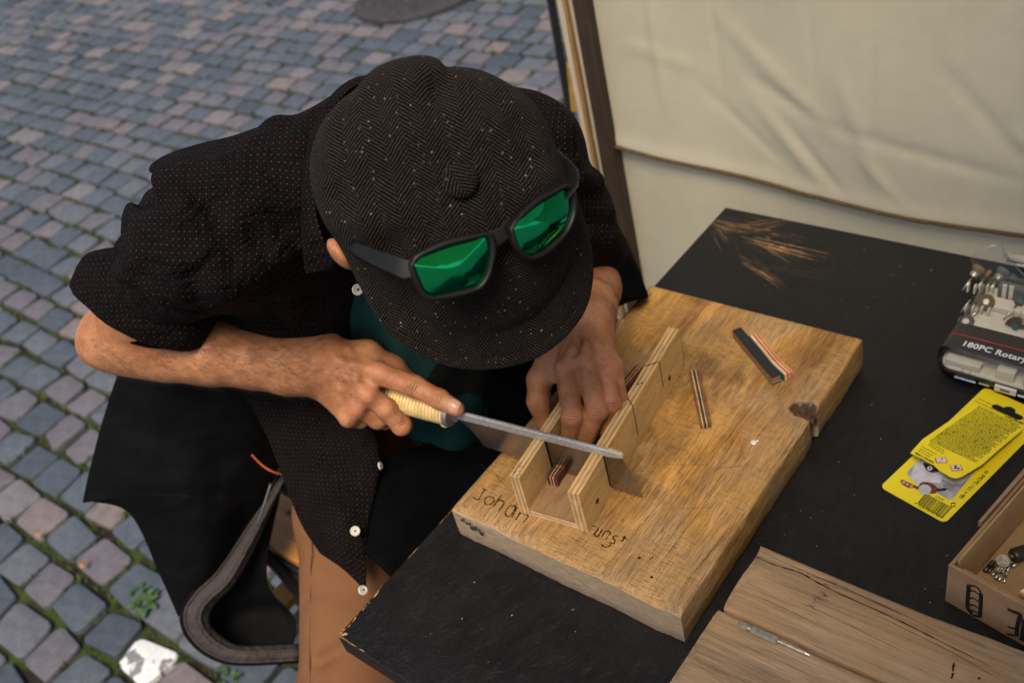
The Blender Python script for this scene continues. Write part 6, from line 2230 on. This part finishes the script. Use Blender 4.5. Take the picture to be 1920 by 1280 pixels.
# silhouette of the cap: (px, py, distance of the rim, how much it is visor 0..1)
OUTL = [(900, 693, .822, 1), (850, 688, .820, 1), (792, 668, .815, 1), (740, 634, .808, 1), (700, 585, .802, .85), (666, 520, .800, .55), (640, 462, .802, .2), (612, 410, .800, 0), (594, 356, .796, 0), (590, 300, .793, 0), (608, 240, .790, 0), (640, 198, .788, 0),
        (672, 172, .786, 0), (700, 140, .785, 0), (745, 118, .784, 0), (795, 111, .784, 0), (822, 117, .784, 0), (837, 130, .785, 0), (858, 131, .786, 0), (900, 138, .788, 0), (940, 156, .792, 0), (985, 186, .798, 0), (1015, 226, .804, 0), (1036, 278, .812, 0),
        (1056, 330, .818, 0), (1088, 395, .828, .25), (1108, 455, .834, .6), (1112, 520, .838, .85), (1098, 580, .838, 1), (1062, 630, .834, 1), (1012, 668, .830, 1), (956, 687, .826, 1)]
O3 = np.array([D3(a, b, c) for a, b, c, _ in OUTL]) - KB_
loc3 = np.stack([O3 @ cX, O3 @ cY, O3 @ cU, np.array([q[3] for q in OUTL], float)], 1)
ncl = len(loc3)
NT, NS = 260, 90
ext_ = np.vstack([loc3[-2:], loc3, loc3[:3]])
dense = []
for k in range(NT):
    f_ = k / NT * ncl
    i = int(f_); t = f_ - i
    P4 = ext_[i + 1:i + 5] if i + 5 <= len(ext_) else ext_[-4:]
    a0, a1, a2, a3 = P4
    dense.append(.5 * (2 * a1 + (a2 - a0) * t + (2 * a0 - 5 * a1 + 4 * a2 - a3) * t * t + (-a0 + 3 * a1 - 3 * a2 + a3) * t ** 3))
dense = np.array(dense)
vis_ = np.clip(dense[:, 3], 0, 1)
ss = np.linspace(0.0, 1, NS)
pts, uvs = [], []
def seg_d(x, y, a, b):
    ax_, ay = b[0] - a[0], b[1] - a[1]
    t = np.clip(((x - a[0]) * ax_ + (y - a[1]) * ay) / (ax_ ** 2 + ay ** 2), 0, 1)
    return np.hypot(x - a[0] - t * ax_, y - a[1] - t * ay), t
def lxy(px, py, d=.75):
    p = D3(px, py, d) - KB_
    return np.array([p @ cX, p @ cY])
s_ = ss[:, None]
cr_r = np.sin(s_ * math.pi / 2) ** .95
cr_g = 1 - (1 - np.clip(s_, 0, 1) ** 2.3) ** .5
vi_r = s_
vi_g = .42 * (1 - (1 - np.clip(s_ / .78, 0, 1) ** 2.2) ** .55) * 1.0 + .58 * np.clip(s_, 0, 1) ** 1.9
rho = cr_r * (1 - vis_) + vi_r * vis_
gg = cr_g * (1 - vis_) + vi_g * vis_
CXY = dense[None, :, 0] * rho, dense[None, :, 1] * rho
Hh_ = dense[None, :, 2] * gg
x_, y_ = CXY
# seams between the panels of the crown, tucks, soft lumps, stitching near the edge of the visor
th_ = np.arctan2(y_, x_)
rr_ = np.hypot(x_, y_)
for k in range(8):
    a0 = 2 * math.pi * k / 8 + .28
    dd_ = np.abs(np.angle(np.exp(1j * (th_ - a0)))) * rr_
    Hh_ -= .0009 * np.exp(-(dd_ / .0028) ** 2) * (1 - vis_[None, :] * (s_ > .62)) * np.clip(rr_ / .02, 0, 1)
    Hh_ += .0008 * np.exp(-((np.abs(np.angle(np.exp(1j * (th_ - a0 - math.pi / 8)))) * rr_) / .022) ** 2) * np.clip(rr_ / .03, 0, 1) * np.sin(np.clip(s_, 0, 1) * math.pi)
for a, b, amp, wd in [((836, 128), (815, 215), -.010, .010), ((672, 168), (720, 240), -.005, .010), ((1010, 225), (950, 260), -.005, .010), ((598, 360), (680, 372), -.004, .010), ((620, 430), (720, 420), .004, .012), ((1050, 340), (960, 330), .004, .012),
                      ((700, 480), (800, 430), -.004, .010), ((760, 210), (800, 300), .004, .016), ((930, 200), (900, 290), .004, .016), ((640, 260), (740, 300), .0035, .016), ((660, 330), (770, 350), -.003, .010), ((1020, 290), (930, 330), -.003, .010),
                      ((700, 600), (850, 560), -.0025, .008), ((760, 640), (900, 600), .002, .010), ((1090, 560), (980, 560), -.002, .010)]:
    dd_, t_ = seg_d(x_, y_, lxy(*a), lxy(*b))
    Hh_ += amp * np.exp(-(dd_ / wd) ** 2) * np.sin(math.pi * np.clip(t_, .08, .92))
nv_ = vnoise(np.stack([x_.ravel(), y_.ravel(), Hh_.ravel()], 1), 48, 5, 3).reshape(x_.shape)
Hh_ += .0022 * nv_ * np.clip(s_ * 3, 0, 1)
Hh_ -= .0016 * np.exp(-((s_ - .935) / .012) ** 2) * vis_[None, :]
P3 = KB_ + x_[..., None] * cX + y_[..., None] * cY + Hh_[..., None] * cU
arc = np.vstack([np.zeros((1, NT)), np.cumsum(np.linalg.norm(np.diff(P3, axis=0), axis=2), 0)])
thr = np.arctan2(dense[:, 1], dense[:, 0])[None, :]
UVW = np.stack([arc * np.cos(thr), arc * np.sin(thr)], -1)
# turn the weave so that its columns run from front to back
fa_ = math.atan2(loc3[0, 1], loc3[0, 0] + .02)
ca, sa = math.cos(math.pi / 2 - fa_ + math.pi), math.sin(math.pi / 2 - fa_ + math.pi)
UVW = np.stack([UVW[..., 0] * ca - UVW[..., 1] * sa, UVW[..., 0] * sa + UVW[..., 1] * ca], -1)
# edge rolls under: the visor has a thin rim, the crown tucks back to the band round the head
rim = []
for (sc, dz_c, dz_v) in [(1.004, -.004, -.0022), (.985, -.014, -.0052), (.93, -.026, -.0062), (.80, -.034, .000), (.72, -.030, .012)]:
    q = KB_ + (dense[:, 0] * sc)[:, None] * cX + (dense[:, 1] * sc)[:, None] * cY + (dense[:, 2] + dz_c * (1 - vis_) + dz_v * vis_)[:, None] * cU
    rim.append(q)
P3 = np.concatenate([P3, np.array(rim)], 0)
UVW = np.concatenate([UVW, np.repeat(UVW[-1:], 5, 0) * np.array([1.02, 1.06, 1.1, 1.2, 1.3])[:, None, None]], 0)
mbc = MB().grid(P3, closed_v=True)
me = bpy.data.meshes.new('flat_cap')
me.from_pydata(mbc.v, [], mbc.f)
uvl = me.uv_layers.new(name='weave')
li = np.empty(len(me.loops), np.int32)
me.loops.foreach_get('vertex_index', li)
uvl.data.foreach_set('uv', UVW.reshape(-1, 2)[li].astype(np.float32).ravel())
cap_o = link_mesh('flat_cap', me, M_TWEED, person)
bt = MB().lathe([(-.002, .0112), (.0012, .0114), (.0022, .0130), (.0046, .0134), (.0068, .0118), (.0084, .0080), (.0090, .0040), (.0091, .0005)], KB_ - cU * .0010, cU, 28)
me = bt.mesh('cap_button')
uvl = me.uv_layers.new(name='weave')
for l in me.loops:
    co = np.array(me.vertices[l.vertex_index].co) - KB_
    uvl.data[l.index].uv = (co @ (cX * .8 + cY * .6), co @ (cY * .8 - cX * .6))
link_mesh('cap_button', me, M_TWEED, cap_o)

# ---- sunglasses pushed up on the cap
M_FRAME = plain('matt_black_frame', (.006, .006, .006), .5, .3, 0, .2, 90, .05)
def mat_lens():
    m = Mat('green_mirror_lens', .03, .5, 1.0)
    lw = m.n('ShaderNodeLayerWeight', Blend=.35)
    m.col(m.ramp(lw.outputs['Facing'], [(.0, (.015, .46, .13)), (.45, (.015, .46, .26)), (.75, (.015, .32, .50)), (1.0, (.05, .3, .7))]))
    m.rough(.02)
    return m.m
M_LENS = mat_lens()
lensL = [(775, 496), (786, 483), (800, 475), (840, 460), (880, 449), (905, 442), (915, 447), (919, 460), (919, 480), (912, 512), (898, 533), (880, 541), (855, 547), (825, 553), (808, 554), (796, 547), (786, 528), (778, 508)]
lensR = [(960, 427), (970, 412), (985, 400), (1010, 380), (1035, 365), (1054, 354), (1065, 357), (1071, 372), (1072, 398), (1064, 422), (1052, 440), (1026, 464), (1008, 476), (994, 479), (980, 472), (968, 455)]
gl_a = nrm(D3(1017, 414, .742) - D3(846, 499, .716))
glasses = thing('sunglasses', D3(930, 458, .73), 'black framed sunglasses with green mirrored lenses resting on the front of the cap', 'sunglasses')
def plane_pt(px, py, c, n):
    d = ray(px, py)
    return CAM + d * (((c - CAM) @ n) / (d @ n))
def build_lens(ol, c, n):
    P = np.array([plane_pt(a, b, c, n) for a, b in ol])
    P = np.vstack([catmull(np.vstack([P, P[:1]]), 4)[:-1]])
    cen_ = P.mean(0)
    rings = []
    for s in np.linspace(.03, 1.0, 26):
        rings.append(cen_ + (P - cen_) * s + n * .0062 * (1 - s * s))
    m_ = MB().grid(np.array(rings), closed_v=True)
    m_.f.append(tuple(range(len(P))))
    m_.build('lens', M_LENS, glasses, smooth=True)
    # rim
    rows = []
    for i in range(len(P)):
        o_ = nrm(P[i] - cen_)
        upw = (o_ @ cY) > .2
        wv = .0044 if upw else .0034
        q = P[i]
        rows.append([q - o_ * .0006 + n * .0006, q + o_ * .0006 + n * .0030, q + o_ * wv * .6 + n * .0034, q + o_ * wv + n * .0018, q + o_ * wv - n * .0028, q - o_ * .0004 - n * .0034])
    MB().grid(np.array(rows), closed_u=True, closed_v=True).build('rim', M_FRAME, glasses, smooth=True)
    return P, cen_
gn = nrm(np.cross(np.cross(gl_a, cU), gl_a))
gdn = nrm(hv0 := np.cross(gn, gl_a))
gdn = gdn if gdn @ cY < 0 else -gdn
gnL = nrm(gn - gl_a * .12 + gdn * .30); gnR = nrm(gn + gl_a * .24 + gdn * .34)
cL, cR_ = D3(846, 499, .716), D3(1017, 414, .744)
PL, _ = build_lens(lensL, cL, gnL)
PR, _ = build_lens(lensR, cR_, gnR)
def bar(name, pts, prof, parent=glasses):
    """flattened bar through (point, half height vector, half thickness vector)"""
    rows = [[p + h + t, p - h + t, p - h - t, p + h - t] for p, h, t in pts]
    m_ = MB().grid(np.array(rows), closed_v=True)
    n4 = len(rows)
    m_.f += [(3, 2, 1, 0), tuple((n4 - 1) * 4 + j for j in range(4))]
    return m_.build(name, M_FRAME, parent, bevel=.0010)
hv_ = nrm(cY - gl_a * (cY @ gl_a))
br = [(916, 452, .7265, .0075), (928, 447, .7270, .0062), (940, 440, .7280, .0055), (950, 432, .7300, .0062), (962, 424, .7330, .0075)]
bar('bridge', [(D3(a, b, d), hv_ * h, gn * .0028) for a, b, d, h in br], None)
tp = [(774, 503, .714, .0070), (757, 505, .715, .0070), (738, 496, .717, .0066), (705, 484, .727, .0060), (676, 470, .742, .0052), (656, 457, .760, .0045), (640, 446, .785, .0040), (630, 440, .815, .004)]
bar('temple', [(D3(a, b, d), nrm(CR @ np.array([.22, .95, .15])) * h, nrm(CR @ np.array([.55, -.2, .6])) * .0016) for a, b, d, h in tp], None)
tp = [(1072, 362, .752, .0070), (1076, 345, .756, .0066), (1074, 328, .766, .0060), (1062, 312, .786, .0055), (1048, 297, .806, .0050), (1038, 288, .83, .0045)]
bar('temple', [(D3(a, b, d), nrm(CR @ np.array([.55, .70, .15])) * h, nrm(CR @ np.array([.6, -.4, .5])) * .0016) for a, b, d, h in tp], None)

# ---- chair and jacket
M_SEATW = wood('orange_lacquered_wood', [(.22, .085, .015), (.42, .18, .03), (.52, .25, .05)], 'x', 1.2, .35, .2, spec=.5)
M_STEELB = plain('black_steel', (.010, .010, .011), .4, .5)
ZSEAT = T - .28
chair = thing('folding_chair', (-.5, .15, 0), 'folding chair with orange lacquered wooden slats on a black steel frame under the seated man', 'chair')
def slat(y0, y1, z, x0=-.735, x1=-.31):
    return MB().prism([(x0, y0), (x1, y0), (x1, y1), (x0, y1)], (0, 0, 0), (1, 0, 0), (0, 1, 0), (0, 0, 1), z - .018, z).build('seat_slat', M_SEATW, chair, bevel=.004)
slat(-.022, .085, ZSEAT); slat(.098, .205, ZSEAT); slat(.218, .325, ZSEAT)
MB().box((-.52, -.018, ZSEAT - .0305), (.43, .018, .022)).build('side_rail', M_STEELB, chair, bevel=.002)
MB().box((-.52, .322, ZSEAT - .0305), (.43, .018, .022)).build('side_rail', M_STEELB, chair, bevel=.002)
for y in (-.034, .338):
    MB().tube([(-.30, y, .004), (-.46, y, ZSEAT - .03), (-.70, y, T - .06)], .0105, 8).build('frame_tube', M_STEELB, chair, smooth=True)
    MB().tube([(-.74, y * .93 + .01, .004), (-.36, y * .93 + .01, ZSEAT - .03)], .0105, 8).build('frame_tube', M_STEELB, chair, smooth=True)
for z, w_ in ((T - .085, .05),):
    MB().box((-.69, .15, z), (.014, .35, w_)).build('back_slat', M_SEATW, chair, bevel=.004)
sp_ = at(545, 1106, .37)
MB().box((sp_[0], sp_[1] + .10, .37), (.045, .26, .016)).build('stretcher', M_SEATW, chair, bevel=.003)
cq = at(545, 988, ZSEAT)
MB().lathe([(0, .0060), (.0012, .0055), (.0020, .003)], (cq[0] - .03, cq[1] + .02, ZSEAT), (0, 0, 1), 12).build('bolt', plain('bolt_steel', (.12, .11, .10), .35, .5, .9), chair)

jacket = thing('jacket', (-.65, -.1, .2), 'black jacket with a grey lined hem draped over the side of the chair', 'jacket')
M_JACK = plain('black_jacket_cloth', (.0016, .0017, .0023), .75, .11, 0, .3, 4, .4, .02)
M_JGREY = plain('grey_lining', (.050, .043, .043), .75, .2, 0, .3, 22, .8, .008)
jr = [[(250, 640, 1.30), (330, 650, 1.28), (430, 660, 1.28), (540, 690, 1.34)], [(222, 700, 1.33), (320, 720, 1.31), (430, 740, 1.32), (540, 780, 1.38)], [(190, 800, 1.38), (300, 810, 1.35), (420, 830, 1.37), (530, 850, 1.43)],
      [(158, 930, 1.42), (280, 915, 1.39), (400, 920, 1.40), (505, 918, 1.47)], [(168, 937, 1.425), (285, 932, 1.395), (400, 935, 1.402), (500, 932, 1.473)], [(245, 962, 1.44), (320, 985, 1.42), (400, 985, 1.42), (472, 985, 1.49)], [(300, 1075, 1.48), (340, 1065, 1.46), (390, 1050, 1.46), (440, 1036, 1.49)], [(335, 1155, 1.50), (352, 1130, 1.49), (376, 1105, 1.49), (410, 1075, 1.50)]]
sheet('jacket_shell', [[D3(*p) for p in r] for r in jr], M_JACK, jacket, (9, 9), .003, .012, 12)
# inside of the hanging hem, then the grey facing running round it
ji = [[(530, 900, 1.50), (506, 962, 1.50), (474, 1026, 1.51), (418, 1078, 1.51), (360, 1122, 1.51)], [(500, 1082, 1.53), (488, 1100, 1.54), (470, 1112, 1.55), (430, 1126, 1.55), (365, 1150, 1.54)], [(552, 1160, 1.55), (525, 1150, 1.56), (480, 1150, 1.57), (430, 1165, 1.56), (375, 1180, 1.53)], [(545, 1235, 1.53), (510, 1238, 1.53), (460, 1236, 1.53), (415, 1225, 1.52), (378, 1200, 1.515)]]
sheet('jacket_inside', [[D3(*p) for p in r] for r in ji], M_JACK, jacket, (8, 8), .002, .006, 13)
hemA = [(529, 890, 1.475), (488, 950, 1.480), (450, 1004, 1.485), (402, 1070, 1.488), (362, 1110, 1.488), (341, 1150, 1.490), (352, 1192, 1.492), (392, 1228, 1.495), (450, 1243, 1.50), (565, 1238, 1.52)]
hemB = [(531, 897, 1.470), (496, 960, 1.472), (465, 1016, 1.474), (424, 1086, 1.478), (386, 1122, 1.480), (368, 1150, 1.482), (376, 1182, 1.484), (408, 1212, 1.488), (455, 1226, 1.494), (565, 1222, 1.515)]
hemC = [(533, 903, 1.480), (502, 968, 1.486), (478, 1026, 1.492), (440, 1094, 1.496), (408, 1126, 1.500), (394, 1150, 1.502), (398, 1174, 1.504), (424, 1198, 1.508), (460, 1210, 1.512), (565, 1206, 1.53)]
sheet('hem_facing', [[D3(*p) for p in r] for r in (hemA, hemB, hemC)], M_JGREY, jacket, (5, 6), .002, .002, 14)
for a_, b_, t_ in ((hemA, hemB, .2), (hemB, hemC, .3)):
    ln_ = [D3(*[p[i] * (1 - t_) + q[i] * t_ - (.004 if i == 2 else 0) for i in range(3)]) for p, q in zip(a_, b_)]
    MB().tube(catmull(ln_, 6), .0020, 6).build('hem_stitching', M_JGREY, jacket, smooth=True)
MB().tube(catmull([D3(p[0], p[1], p[2] - .002) for p in hemA], 6), .0035, 7).build('hem_edge', M_JACK, jacket, smooth=True)
MB().tube(catmull([D3(470, 850, 1.40), D3(492, 872, 1.40), D3(512, 884, 1.40), D3(534, 890, 1.41)], 5), .0016, 6).build('orange_cord', plain('orange_cord', (.35, .07, .015), .7), jacket, smooth=True)
MB().tube(catmull([D3(482, 985, 1.43), D3(494, 950, 1.425), D3(508, 905, 1.425)], 5), .0022, 6).build('zip', plain('zip_teeth', (.10, .11, .13), .35, .5, .6), jacket, smooth=True)
